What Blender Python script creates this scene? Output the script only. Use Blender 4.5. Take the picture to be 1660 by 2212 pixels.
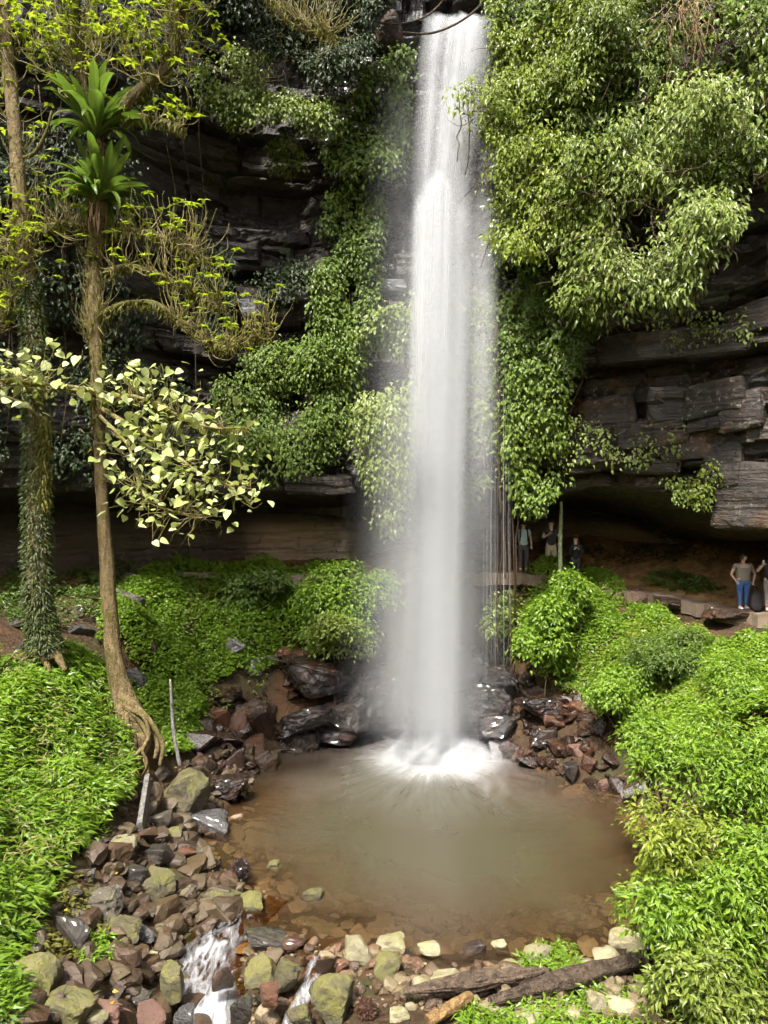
import bpy, bmesh, math, random
import numpy as np
from mathutils import Vector, Matrix

for o in list(bpy.data.objects):
    bpy.data.objects.remove(o, do_unlink=True)
R = math.radians
rng = np.random.default_rng(11)
random.seed(11)
scn = bpy.context.scene
COL = scn.collection

# ------------------------------------------------------------------ camera, sky, sun, exposure
FPX = 774.0            # focal length in pixels of a 768 x 1024 frame
CZ = 7.4               # camera height above the pool
cam_d = bpy.data.cameras.new('camera')
cam_d.sensor_fit = 'HORIZONTAL'
cam_d.sensor_width = 36.0
cam_d.lens = 36.0 * FPX / 768.0
cam_d.clip_start = 0.1
cam_d.clip_end = 500
cam = bpy.data.objects.new('camera', cam_d)
cam.location = (0, 0, CZ)
cam.rotation_euler = (R(90), 0, 0)
COL.objects.link(cam)
scn.camera = cam

SUN_EL, SUN_AZ = 58.0, 205.0      # azimuth clockwise from +Y: behind the camera, a little to the left
wd = bpy.data.worlds.new('World')
scn.world = wd
wd.use_nodes = True
wn = wd.node_tree
for n in list(wn.nodes):
    wn.nodes.remove(n)
w_out = wn.nodes.new('ShaderNodeOutputWorld')
w_bg = wn.nodes.new('ShaderNodeBackground')
w_sky = wn.nodes.new('ShaderNodeTexSky')
w_sky.sky_type = 'NISHITA'
w_sky.sun_disc = False
w_sky.sun_elevation = R(SUN_EL)
w_sky.sun_rotation = R(SUN_AZ)
w_sky.air_density = 1.0
w_sky.dust_density = 4.0
w_hs = wn.nodes.new('ShaderNodeHueSaturation')
w_hs.inputs['Saturation'].default_value = 0.30
wn.links.new(w_sky.outputs[0], w_hs.inputs['Color'])
wn.links.new(w_hs.outputs[0], w_bg.inputs[0])
w_bg.inputs[1].default_value = 0.13
wn.links.new(w_bg.outputs[0], w_out.inputs[0])

sun_d = bpy.data.lights.new('sun', 'SUN')
sun_d.energy = 4.2
sun_d.angle = R(9)
sun_d.color = (1.0, 0.955, 0.88)
sun = bpy.data.objects.new('sun', sun_d)
el, az = R(SUN_EL), R(SUN_AZ)
sdir = Vector((math.sin(az) * math.cos(el), math.cos(az) * math.cos(el), math.sin(el)))
sun.rotation_euler = (-sdir).to_track_quat('-Z', 'Y').to_euler()
sun.location = sdir * 60
COL.objects.link(sun)

scn.view_settings.view_transform = 'Standard'
scn.view_settings.look = 'None'
scn.view_settings.gamma = 1.0
scn.view_settings.exposure = 1.35
scn.view_settings.use_curve_mapping = False
cy = scn.cycles
cy.use_denoising = True
cy.use_adaptive_sampling = True
cy.adaptive_threshold = 0.04
cy.adaptive_min_samples = 12
cy.max_bounces = 4
cy.diffuse_bounces = 2
cy.glossy_bounces = 2
cy.transmission_bounces = 4
cy.transparent_max_bounces = 48
cy.volume_bounces = 1
cy.caustics_reflective = False
cy.caustics_refractive = False
cy.sample_clamp_indirect = 4.0

# ------------------------------------------------------------------ helpers
KD = 768.0 / 1660.0

def U(dx, dy, Y):
    """world point on the sight line of a place in the photograph, at distance Y"""
    return Vector(((dx * KD - 384) / FPX * Y, Y, CZ - (dy * KD - 512) / FPX * Y))

def m_per(Y):
    return KD * Y / FPX

def nrm(a):
    return a / np.maximum(np.linalg.norm(a, axis=-1, keepdims=True), 1e-9)

def hsh(i, j, k, s=0):
    n = i * 73856093 ^ j * 19349663 ^ k * 83492791 ^ (s * 2654435 + 977)
    n = (n ^ (n >> 13)) * 1274126177
    n = n & 0x7fffffff
    n = (n ^ (n >> 15)) * 224682251
    n = n & 0x7fffffff
    n = n ^ (n >> 11)
    return (n & 0xffff) / 65535.0

def vnoise(p, s=0):
    p = np.asarray(p, float)
    i = np.floor(p).astype(np.int64)
    f = p - i
    f = f * f * (3 - 2 * f)
    out = 0
    for a in (0, 1):
        for b in (0, 1):
            for c in (0, 1):
                w = (f[..., 0] if a else 1 - f[..., 0]) * (f[..., 1] if b else 1 - f[..., 1]) * (f[..., 2] if c else 1 - f[..., 2])
                out = out + w * hsh(i[..., 0] + a, i[..., 1] + b, i[..., 2] + c, s)
    return out

def fbm(p, o=4, s=0):
    p = np.asarray(p, float)
    t, a, n = 0, 1.0, 0
    for k in range(o):
        t = t + a * vnoise(p * 2.0 ** k + 17.3 * k, s + k)
        n += a
        a *= 0.5
    return t / n

def p3(*a):
    a = np.broadcast_arrays(*[np.asarray(q, float) for q in a])
    return np.stack(a, -1)

def sstep(a, b, x):
    t = np.clip((x - a) / (b - a), 0, 1)
    return t * t * (3 - 2 * t)

def build(name, V, F, mat, parent=None, smooth=False, attrs=None, link=True):
    """one mesh object; F is an (m,k) array or a list of such arrays"""
    me = bpy.data.meshes.new(name)
    V = np.asarray(V, np.float32)
    if not isinstance(F, list):
        F = [F]
    F = [np.asarray(f, np.int32) for f in F if len(f)]
    loops = np.concatenate([f.ravel() for f in F])
    tot = np.concatenate([np.full(len(f), f.shape[1], np.int32) for f in F])
    start = np.concatenate([[0], np.cumsum(tot)[:-1]]).astype(np.int32)
    me.vertices.add(len(V))
    me.vertices.foreach_set('co', V.ravel())
    me.loops.add(len(loops))
    me.loops.foreach_set('vertex_index', loops)
    me.polygons.add(len(tot))
    me.polygons.foreach_set('loop_start', start)
    me.update(calc_edges=True)
    me.polygons.foreach_set('use_smooth', np.full(len(tot), bool(smooth)))
    for k, v in (attrs or {}).items():
        at = me.attributes.new(k, 'FLOAT', 'POINT')
        at.data.foreach_set('value', np.asarray(v, np.float32).ravel())
    me.update()
    if mat is not None:
        me.materials.append(mat)
    if not link:
        return me
    o = bpy.data.objects.new(name, me)
    COL.objects.link(o)
    if parent is not None:
        o.parent = parent
    return o

def inst(name, me, M, parent=None):
    o = bpy.data.objects.new(name, me)
    COL.objects.link(o)
    if parent is not None:
        o.parent = parent
    o.matrix_local = M
    return o

def tag(o, label=None, cat=None, group=None, kind=None):
    if label: o['label'] = label
    if cat: o['category'] = cat
    if group: o['group'] = group
    if kind: o['kind'] = kind
    return o

def empty(name, loc, label=None, cat=None, group=None):
    o = bpy.data.objects.new(name, None)
    o.location = loc
    o.empty_display_size = 0.2
    COL.objects.link(o)
    bpy.context.view_layer.update()
    return tag(o, label, cat, group)

class MB:
    """collects pieces in world space; build() makes one mesh, relative to a parent empty at its own place"""
    def __init__(s):
        s.V, s.F, s.n, s.A = [], [], 0, {}
    def add(s, V, F, **attrs):
        V = np.asarray(V, float)
        s.V.append(V)
        for f in (F if isinstance(F, list) else [F]):
            s.F.append(np.asarray(f) + s.n)
        for k, v in attrs.items():
            s.A.setdefault(k, []).append(np.broadcast_to(v, (len(V),)))
        s.n += len(V)
    def build(s, name, mat, parent=None, smooth=False, origin=None):
        V = np.concatenate(s.V)
        if parent is not None:
            V = V - np.array(origin if origin is not None else parent.location)
        k = {}
        for f in s.F:
            k.setdefault(f.shape[1], []).append(f)
        return build(name, V, [np.concatenate(x) for x in k.values()], mat, parent, smooth,
                     {a: np.concatenate(x) for a, x in s.A.items()})

def smooth_path(pts, n=6):
    """Catmull-Rom through the points (rows may carry radii in extra columns)"""
    P = np.asarray(pts, float)
    P = np.concatenate([2 * P[:1] - P[1:2], P, 2 * P[-1:] - P[-2:-1]])
    out = []
    for i in range(1, len(P) - 2):
        for t in np.linspace(0, 1, n, endpoint=False):
            a, b, c, d = P[i - 1], P[i], P[i + 1], P[i + 2]
            out.append(0.5 * (2 * b + (c - a) * t + (2 * a - 5 * b + 4 * c - d) * t * t + (3 * b - a - 3 * c + d) * t ** 3))
    out.append(P[-2])
    return np.array(out)

def tube(pts, rad, sides=6, cap=True, rough=0.0, seed=0):
    P = np.asarray(pts, float)
    n = len(P)
    r = np.broadcast_to(np.asarray(rad, float), (n,))
    T = nrm(np.gradient(P, axis=0))
    ref = np.array([0, 1.0, 0.13]) if abs(T[0][1]) < 0.8 else np.array([1.0, 0, 0.1])
    A = np.zeros_like(P)
    a = nrm(np.cross(T[0], ref))
    for i in range(n):
        a = a - T[i] * np.dot(a, T[i])
        a = a / max(np.linalg.norm(a), 1e-6)
        A[i] = a
    B = np.cross(T, A)
    th = np.linspace(0, 2 * math.pi, sides, endpoint=False)
    ring = np.cos(th)[None, :, None] * A[:, None, :] + np.sin(th)[None, :, None] * B[:, None, :]
    rr = np.repeat(r[:, None], sides, 1)
    if rough:
        q = P[:, None, :] + ring * r[:, None, None]
        rr = rr * (1 + rough * (fbm(q * 2.2, 3, seed) - 0.5) * 2)
    V = (P[:, None, :] + ring * rr[..., None]).reshape(-1, 3)
    i, j = np.meshgrid(np.arange(n - 1), np.arange(sides), indexing='ij')
    j2 = (j + 1) % sides
    F = np.stack([i * sides + j, i * sides + j2, (i + 1) * sides + j2, (i + 1) * sides + j], -1).reshape(-1, 4)
    Fs = [F]
    if cap:
        V = np.concatenate([V, P[:1], P[-1:]])
        c0, c1 = n * sides, n * sides + 1
        k = np.arange(sides)
        Fs.append(np.concatenate([np.stack([np.full(sides, c0), (k + 1) % sides, k], -1),
                                  np.stack([np.full(sides, c1), (n - 1) * sides + k, (n - 1) * sides + (k + 1) % sides], -1)]))
    return V, Fs

def inpoly(x, y, poly):
    poly = np.asarray(poly, float)
    c = np.zeros(np.shape(x), bool)
    j = len(poly) - 1
    for i in range(len(poly)):
        xi, yi = poly[i]
        xj, yj = poly[j]
        with np.errstate(divide='ignore', invalid='ignore'):
            hit = ((yi > y) != (yj > y)) & (x < (xj - xi) * (y - yi) / (yj - yi + 1e-12) + xi)
        c ^= hit
        j = i
    return c

def poly_sample(poly, n, r=None):
    r = r or rng
    poly = np.asarray(poly, float)
    lo, hi = poly.min(0), poly.max(0)
    out = []
    got = 0
    while got < n:
        q = lo + (hi - lo) * r.random((max(n * 2, 64), 2))
        q = q[inpoly(q[:, 0], q[:, 1], poly)]
        out.append(q)
        got += len(q)
        if not len(q) and len(out) > 50:
            break
    return np.concatenate(out)[:n]

def poly_sdf(x, y, poly):
    poly = np.asarray(poly, float)
    d = np.full(np.shape(x), 1e9)
    for i in range(len(poly)):
        a, b = poly[i], poly[(i + 1) % len(poly)]
        e = b - a
        t = np.clip(((x - a[0]) * e[0] + (y - a[1]) * e[1]) / (e @ e), 0, 1)
        d = np.minimum(d, np.hypot(x - a[0] - t * e[0], y - a[1] - t * e[1]))
    return np.where(inpoly(x, y, poly), -d, d)

# ------------------------------------------------------------------ materials
class NT:
    def __init__(s, name):
        s.m = bpy.data.materials.new(name)
        s.m.use_nodes = True
        s.t = s.m.node_tree
        for n in list(s.t.nodes):
            s.t.nodes.remove(n)
        s.out = s.t.nodes.new('ShaderNodeOutputMaterial')
    def n(s, typ, **kw):
        q = s.t.nodes.new('ShaderNode' + typ)
        for k, v in kw.items():
            if k in q.inputs:
                s.set(q, k, v)
            else:
                setattr(q, k, v)
        return q
    def set(s, q, k, v):
        if isinstance(v, bpy.types.NodeSocket):
            s.t.links.new(v, q.inputs[k])
        else:
            if isinstance(v, tuple) and len(v) == 3 and q.inputs[k].type == 'RGBA':
                v = v + (1,)
            q.inputs[k].default_value = v
    def coord(s, kind='Object', scale=(1, 1, 1), loc=(0, 0, 0)):
        c = s.t.nodes.new('ShaderNodeTexCoord')
        m = s.t.nodes.new('ShaderNodeMapping')
        m.inputs['Scale'].default_value = scale
        m.inputs['Location'].default_value = loc
        s.t.links.new(c.outputs[kind], m.inputs['Vector'])
        return m.outputs[0]
    def noise(s, vec, scale, detail=4, rough=0.55, dist=0.0):
        q = s.n('TexNoise', Scale=scale, Detail=detail, Roughness=rough, Distortion=dist)
        if vec is not None:
            s.t.links.new(vec, q.inputs['Vector'])
        return q.outputs['Fac']
    def ramp(s, fac, stops, mode='LINEAR'):
        # colour or value steps over a factor
        q = s.t.nodes.new('ShaderNodeValToRGB')
        q.color_ramp.interpolation = mode
        e = q.color_ramp.elements
        while len(e) < len(stops):
            e.new(0.5)
        for x, (p, c) in zip(e, stops):
            x.position = p
            x.color = (c if isinstance(c, tuple) else (c, c, c)) + (1,)
        s.t.links.new(fac, q.inputs[0])
        return q.outputs[0]
    def mix(s, fac, a, b, blend='MIX'):
        q = s.t.nodes.new('ShaderNodeMix')
        q.data_type = 'RGBA'
        q.blend_type = blend
        for k, v in ((0, fac), (6, a), (7, b)):
            if isinstance(v, bpy.types.NodeSocket):
                s.t.links.new(v, q.inputs[k])
            else:
                q.inputs[k].default_value = (v + (1,)) if isinstance(v, tuple) else v
        return q.outputs[2]
    def math(s, op, a, b=0.0, clamp=False):
        q = s.t.nodes.new('ShaderNodeMath')
        q.operation = op
        q.use_clamp = clamp
        for k, v in ((0, a), (1, b)):
            if isinstance(v, bpy.types.NodeSocket):
                s.t.links.new(v, q.inputs[k])
            else:
                q.inputs[k].default_value = v
        return q.outputs[0]
    def mixsh(s, fac, a, b):
        q = s.t.nodes.new('ShaderNodeMixShader')
        if isinstance(fac, bpy.types.NodeSocket):
            s.t.links.new(fac, q.inputs[0])
        else:
            q.inputs[0].default_value = fac
        s.t.links.new(a, q.inputs[1])
        s.t.links.new(b, q.inputs[2])
        return q.outputs[0]
    def bump(s, h, strength=0.5, dist=0.05):
        q = s.n('Bump', Strength=strength, Distance=dist)
        s.t.links.new(h, q.inputs['Height'])
        return q.outputs[0]
    def attr(s, name):
        q = s.t.nodes.new('ShaderNodeAttribute')
        q.attribute_name = name
        return q.outputs['Fac']
    def done(s, sh):
        s.t.links.new(sh, s.out.inputs[0])
        return s.m

def leaf_mat(name, stops, rough=0.42, transl=0.35, spec=0.45):
    """stops: colours from dark to light over the per-leaf random value"""
    t = NT(name)
    r = t.attr('rnd')
    k = len(stops)
    col = t.ramp(r, [(i / max(k - 1, 1), c) for i, c in enumerate(stops)])
    p = t.n('BsdfPrincipled', **{'Base Color': col, 'Roughness': rough, 'Specular IOR Level': spec})
    tc = t.mix(1.0, col, (1.25, 1.35, 0.55), 'MULTIPLY')
    tr = t.n('BsdfTranslucent', Color=tc)
    return t.done(t.mixsh(transl, p.outputs[0], tr.outputs[0]))

def rock_mat(name, dark, light, accent=None, moss=None, moss_amt=0.5, rough=(0.25, 0.6), scale=1.0, spots=None, spec=0.5, layer=False, coat=0.0):
    t = NT(name)
    oi = t.n('ObjectInfo')
    c0 = t.n('TexCoord')
    add = t.n('VectorMath', operation='ADD')
    mul = t.n('VectorMath', operation='SCALE')
    t.t.links.new(oi.outputs['Random'], mul.inputs['Scale'])
    mul.inputs[0].default_value = (37, 51, 23)
    t.t.links.new(c0.outputs['Object'], add.inputs[0])
    t.t.links.new(mul.outputs[0], add.inputs[1])
    v = add.outputs[0]
    n1 = t.noise(v, 2.6 * scale, 6, 0.65, 0.4)
    n2 = t.noise(v, 17 * scale, 6, 0.75)
    col = t.ramp(n1, [(0.3, dark), (0.72, light)])
    col = t.mix(t.ramp(n2, [(0.35, 0.0), (0.75, 0.45)]), col, light)
    hv = t.n('HueSaturation', Hue=0.5, Saturation=1.0)
    t.t.links.new(col, hv.inputs['Color'])
    t.t.links.new(t.math('ADD', t.math('MULTIPLY', oi.outputs['Random'], 0.7), 0.65), hv.inputs['Value'])
    col = hv.outputs[0]
    if accent:
        n3 = t.noise(v, 2.6 * scale, 3, 0.5, 0.6)
        col = t.mix(t.ramp(n3, [(0.5, 0.0), (0.66, 0.8)]), col, accent)
    rg = t.ramp(n2, [(0.3, rough[0]), (0.7, rough[1])])
    if moss:
        g = t.n('NewGeometry')
        sx = t.n('SeparateXYZ')
        t.t.links.new(g.outputs['Normal'], sx.inputs[0])
        n4 = t.noise(v, 3.4 * scale, 7, 0.72, 0.5)
        f = t.math('ADD', t.math('MULTIPLY', sx.outputs[2], 0.16), n4)
        f = t.ramp(f, [(0.74 - 0.26 * moss_amt, 0.0), (0.90 - 0.26 * moss_amt, 0.9)])
        n5 = t.noise(v, 22, 4, 0.7)
        mc = t.mix(n5, tuple(c * 0.55 for c in moss), tuple(min(1, c * 1.4) for c in moss))
        col = t.mix(f, col, mc)
        rg = t.mix(f, rg, (0.85, 0.85, 0.85))
    if spots:
        vo = t.n('TexVoronoi', Scale=11.0 * scale)
        t.t.links.new(v, vo.inputs['Vector'])
        f = t.ramp(vo.outputs['Distance'], [(0.12, 1.0), (0.2, 0.0)])
        n6 = t.noise(v, 2.0, 3)
        f = t.math('MULTIPLY', f, t.ramp(n6, [(0.45, 0.0), (0.6, 1.0)]))
        col = t.mix(f, col, spots)
    h = t.math('ADD', n1, t.math('MULTIPLY', n2, 0.7))
    if layer:
        lv = t.n('Mapping')
        lv.inputs['Scale'].default_value = (1.2, 1.2, 14)
        t.t.links.new(v, lv.inputs['Vector'])
        h = t.math('ADD', h, t.noise(lv.outputs[0], 1.5, 4, 0.6))
    p = t.n('BsdfPrincipled', **{'Base Color': col, 'Roughness': rg, 'Specular IOR Level': spec,
                                  'Coat Weight': coat, 'Coat Roughness': 0.12})
    t.t.links.new(t.bump(h, 0.85, 0.07), p.inputs['Normal'])
    return t.done(p.outputs[0])

def bark_mat(name, dark, light, moss=None, moss_amt=0.5, zs=0.25):
    t = NT(name)
    v = t.coord('Object', (1, 1, zs))
    n1 = t.noise(v, 9, 6, 0.65, 0.4)
    n2 = t.noise(t.coord('Object'), 2.2, 5, 0.6)
    n3 = t.noise(t.coord('Object'), 14, 4, 0.6)
    col = t.ramp(n1, [(0.32, dark), (0.68, light)])
    n5 = t.noise(t.coord('Object'), 26, 5, 0.7)
    col = t.mix(t.ramp(n5, [(0.56, 0.0), (0.66, 0.7)]), col, tuple(min(1, c * 1.9) for c in light))
    col = t.mix(t.ramp(n3, [(0.3, 0.75), (0.45, 0.0)]), col, tuple(c * 0.5 for c in dark))
    if moss:
        col = t.mix(t.ramp(n2, [(0.62 - 0.3 * moss_amt, 0.0), (0.78 - 0.3 * moss_amt, 0.95)]), col, moss)
    p = t.n('BsdfPrincipled', **{'Base Color': col, 'Roughness': 0.8, 'Specular IOR Level': 0.25})
    t.t.links.new(t.bump(t.math('ADD', n1, t.math('ADD', t.math('MULTIPLY', n3, 0.5), t.math('MULTIPLY', n5, 0.4))), 0.95, 0.08), p.inputs['Normal'])
    return t.done(p.outputs[0])

def plain_mat(name, col, rough=0.7, var=0.25, scale=18, spec=0.3):
    t = NT(name)
    n1 = t.noise(t.coord('Object'), scale, 4, 0.6)
    c = t.ramp(n1, [(0.3, tuple(q * (1 - var) for q in col)), (0.7, tuple(min(1, q * (1 + var)) for q in col))])
    p = t.n('BsdfPrincipled', **{'Base Color': c, 'Roughness': rough, 'Specular IOR Level': spec})
    t.t.links.new(t.bump(n1, 0.3, 0.01), p.inputs['Normal'])
    return t.done(p.outputs[0])
# ------------------------------------------------------------------ the lie of the land
def on_plane(dx, dy, z=0.0):
    Y = (CZ - z) * FPX / (dy * KD - 512)
    return U(dx, dy, Y)

POOL = np.array([on_plane(a, b)[:2] for a, b in [
    (600, 1625), (545, 1680), (495, 1738), (440, 1785), (425, 1835), (470, 1870), (505, 1905), (550, 1955), (580, 2008),
    (640, 2022), (705, 2048), (770, 2030), (840, 2082), (920, 2078), (985, 2096), (1060, 2082), (1130, 2096), (1210, 2062), (1290, 2082), (1385, 2040), (1410, 1930), (1425, 1850), (1405, 1760),
    (1330, 1700), (1220, 1685), (1110, 1645), (1020, 1600), (900, 1585), (790, 1592), (700, 1612)]])
STREAM = np.array([on_plane(a, b, z)[:] for a, b, z in [
    (590, 1940, 0.0), (545, 1975, -0.01), (500, 2010, -0.06), (455, 2055, -0.14), (440, 2110, -0.26), (455, 2160, -0.36), (450, 2230, -0.55), (440, 2330, -0.7)]])
FALL = on_plane(935, 1640)          # where the falls strike the pool

CP = [(-3, 11, .12), (0, 11, .10), (3, 11, .14), (0, 8, .0), (-3, 8, .1), (4, 8, .2), (-4.6, 12.2, .45), (-5.4, 12.3, .9), (-7, 12, 2.2),
      (-10, 12, 4), (-5.8, 15.5, 1.6), (-7.4, 16, 2.8), (-11, 16, 4.6), (-8, 18, 4.0), (-11, 20, 4.7), (-6.1, 19, 1.7), (-14, 15, 6.5),
      (-5.2, 17.2, .75), (-4.2, 14.4, .18), (-3.2, 13.2, .05),
      (-15, 21, 6), (-7.2, 22, 4.5), (-9.5, 22, 4.7), (-4.9, 25, 3.0), (-6.8, 21.3, 2.7), (-5.3, 23.5, 1.8), (-5.2, 21.5, .9), (-3.6, 25.5, 2.7), (-2.2, 26, 3.0),
      (-9, 26.5, 5.3), (-8, 26, 5.2), (-4, 27.2, 5.4), (-4, 28.6, 5.45), (0, 27.2, 5.4), (0, 28.6, 5.45), (3, 26.7, 5.45), (3, 28.4, 5.5), (5.6, 26.2, 5.45), (6.2, 28.0, 5.5),
      (7.6, 27.8, 5.0), (8.9, 26.2, 4.85), (9.7, 24.8, 4.75), (10.6, 23.2, 4.48), (12, 22, 4.6), (10.6, 24.4, 4.8), (8.9, 28, 5.5), (8.5, 30.5, 6.6), (6, 32, 6.2), (11, 27, 6.3), (13, 24, 6.2),
      (0, 32, 5.6), (-5, 32, 5.8), (-10, 30, 6.2), (1, 26.3, 3.2), (2.2, 26.3, 3.3), (3.6, 26.2, 3.2), (1, 24.9, .9), (3.4, 24.6, 1.1), (-1.5, 24.6, 1.0),
      (5.8, 20.7, .5), (7.4, 20, 1.7), (8.4, 17, 2.6), (7, 23, 2.9), (5, 25.3, 2.7), (9.5, 21, 3.4), (8.2, 24.6, 3.9), (9.6, 22.6, 3.9), (7, 16, 1.0), (9, 13, 2.3), (6, 12, .5), (5.6, 14, .25),
      (5.6, 24.2, 1.5), (12, 16, 5), (14, 20, 5.2), (7, 10, 1.2), (10, 8, 3.2),
      (-30, 0, 26), (-30, 20, 26), (30, 0, 26), (30, 20, 26), (0, 2, -.8), (0, -10, -2), (-14, 2, 7), (14, 2, 7), (-16, -10, 9), (16, -10, 9),
      (0, -25, 2), (0, -45, 21), (-30, -30, 24), (30, -30, 24), (-20, 32, 7), (20, 32, 7), (-45, 0, 30), (45, 0, 30), (0, 45, 8)]  # unseen hills behind the camera, raised to hold low sky light off the cave
CP += [(p[0], p[1], 0.06) for p in POOL]
CP += [(p[0], p[1], p[2] - 0.05) for p in STREAM[2:]]
CP = np.array(CP, float)
_d = np.hypot(CP[:, None, 0] - CP[None, :, 0], CP[:, None, 1] - CP[None, :, 1])
_w = np.linalg.solve(_d + 1e-3 * np.eye(len(CP)), CP[:, 2] - CP[:, 2].mean())

def h_ground(x, y):
    x, y = np.broadcast_arrays(np.asarray(x, float), np.asarray(y, float))
    sh = x.shape
    x, y = x.ravel(), y.ravel()
    z = np.full(x.shape, CP[:, 2].mean())
    for c, w in zip(CP, _w):
        z += w * np.hypot(x - c[0], y - c[1])
    d = poly_sdf(x, y, POOL)
    inside = -0.04 - np.minimum(1.3, 0.30 * np.maximum(-d, 0) ** 1.05)
    bumps = (fbm(p3(x * .9, y * .9, 0), 4, 3) - 0.5) * 0.5 * sstep(0.2, 2.5, d) * (1 - 0.8 * sstep(27.5, 28.2, y))
    fine = (fbm(p3(x * 3.1, y * 3.1, 0), 3, 5) - 0.5) * 0.16
    z = np.where(d < 0, inside, z + bumps)
    z = z + fine * np.where(d < 0, 0.4, 1.0)
    sd = np.full(x.shape, 9.0)
    zs = np.zeros(x.shape)
    for a, b in zip(STREAM[:-1], STREAM[1:]):
        e = (b - a)[:2]
        t = np.clip(((x - a[0]) * e[0] + (y - a[1]) * e[1]) / (e @ e), 0, 1)
        dd = np.hypot(x - a[0] - t * e[0], y - a[1] - t * e[1])
        zs = np.where(dd < sd, a[2] + t * (b[2] - a[2]), zs)
        sd = np.minimum(sd, dd)
    z = np.where(sd < 1.6, np.minimum(z, zs - 0.13 + 0.6 * np.maximum(sd - 0.35, 0) + 3 * np.maximum(sd - 1.0, 0)), z)
    return z.reshape(sh)

def on_ground(dx, dy, lo=9.0, hi=36.0):
    Y = np.arange(lo, hi, 0.06)
    px, pz = (dx * KD - 384) / FPX, -(dy * KD - 512) / FPX
    g = h_ground(px * Y, Y)
    k = np.nonzero(CZ + pz * Y < g)[0]
    Yh = Y[k[0]] if len(k) else hi
    return U(dx, dy, Yh)

def grid_faces(nu, nv):
    i, j = np.meshgrid(np.arange(nu - 1), np.arange(nv - 1), indexing='ij')
    return np.stack([i * nv + j, (i + 1) * nv + j, (i + 1) * nv + j + 1, i * nv + j + 1], -1).reshape(-1, 4)

# soil
t = NT('soil')
v = t.coord('Object')
n1 = t.noise(v, 1.3, 6, 0.65)
n2 = t.noise(v, 9.0, 6, 0.7)
n3 = t.noise(v, 0.5, 3, 0.5)
c = t.ramp(n2, [(0.3, (0.018, 0.012, 0.008)), (0.55, (0.06, 0.035, 0.018)), (0.8, (0.12, 0.075, 0.042))])
c = t.mix(t.ramp(n1, [(0.5, 0.0), (0.7, 0.8)]), c, (0.03, 0.045, 0.012))
c = t.mix(t.ramp(n3, [(0.55, 0.0), (0.68, 0.5)]), c, (0.13, 0.055, 0.02))
cave = t.attr('cave')
tan = t.ramp(t.noise(v, 3.5, 6, 0.65), [(0.3, (0.10, 0.055, 0.022)), (0.55, (0.24, 0.135, 0.05)), (0.8, (0.36, 0.22, 0.10))])
c = t.mix(cave, c, tan)
p = t.n('BsdfPrincipled', **{'Base Color': c, 'Roughness': t.ramp(n2, [(0.3, 0.55), (0.7, 0.9)]), 'Specular IOR Level': 0.2})
t.t.links.new(t.bump(n2, 0.8, 0.08), p.inputs['Normal'])
SOIL = t.done(p.outputs[0])

xs = np.concatenate([np.arange(-46, -14, 2.0), np.arange(-14, 14, 0.11), np.arange(14, 47, 2.0)])
ys = np.concatenate([np.arange(-46, 9, 2.0), np.arange(9, 33, 0.11), np.arange(33, 47, 2.0)])
gx, gy = np.meshgrid(xs, ys, indexing='ij')
gz = h_ground(gx, gy)

def face_y(x):
    x = np.asarray(x, float)
    return 27.0 - 0.045 * np.minimum(np.abs(x), 14) ** 2 - 0.3 * np.maximum(np.abs(x) - 14, 0)

cav = sstep(0.5, 1.8, gy - face_y(gx)) * (gz > 4.2)
ground = build('ground', np.stack([gx, gy, gz], -1).reshape(-1, 3), grid_faces(len(xs), len(ys)), SOIL, None, True,
               {'cave': cav})
tag(ground, 'damp brown forest soil sloping from the cave ledge to the pool', None, None, 'structure')

# ------------------------------------------------------------------ the cliff: a wall of sandstone beds with a cave at its foot
_lipx, _lipz = [], []
for a, b in zip([-300, 0, 300, 500, 700, 830, 930, 1100, 1240, 1400, 1500, 1560, 1620, 1800],
                [1050, 1055, 1062, 1070, 1055, 1035, 1025, 1045, 1055, 1072, 1088, 1112, 1138, 1150]):
    Y = 25.0
    for _ in range(12):
        Y = 0.5 * Y + 0.5 * float(face_y((a * KD - 384) / FPX * Y))
    q = U(a, b, Y)
    _lipx.append(q.x)
    _lipz.append(q.z)
_rl = np.random.default_rng(5)
LAY = np.cumsum(_rl.uniform(0.2, 1.0, 80) ** 1.6 * 1.7 + .15) - 4
LPRO = _rl.random(81)
LW = _rl.uniform(0.9, 3.4, 81)
LSH = _rl.uniform(0, 7, 81)
TOPZ = 23.9

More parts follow.
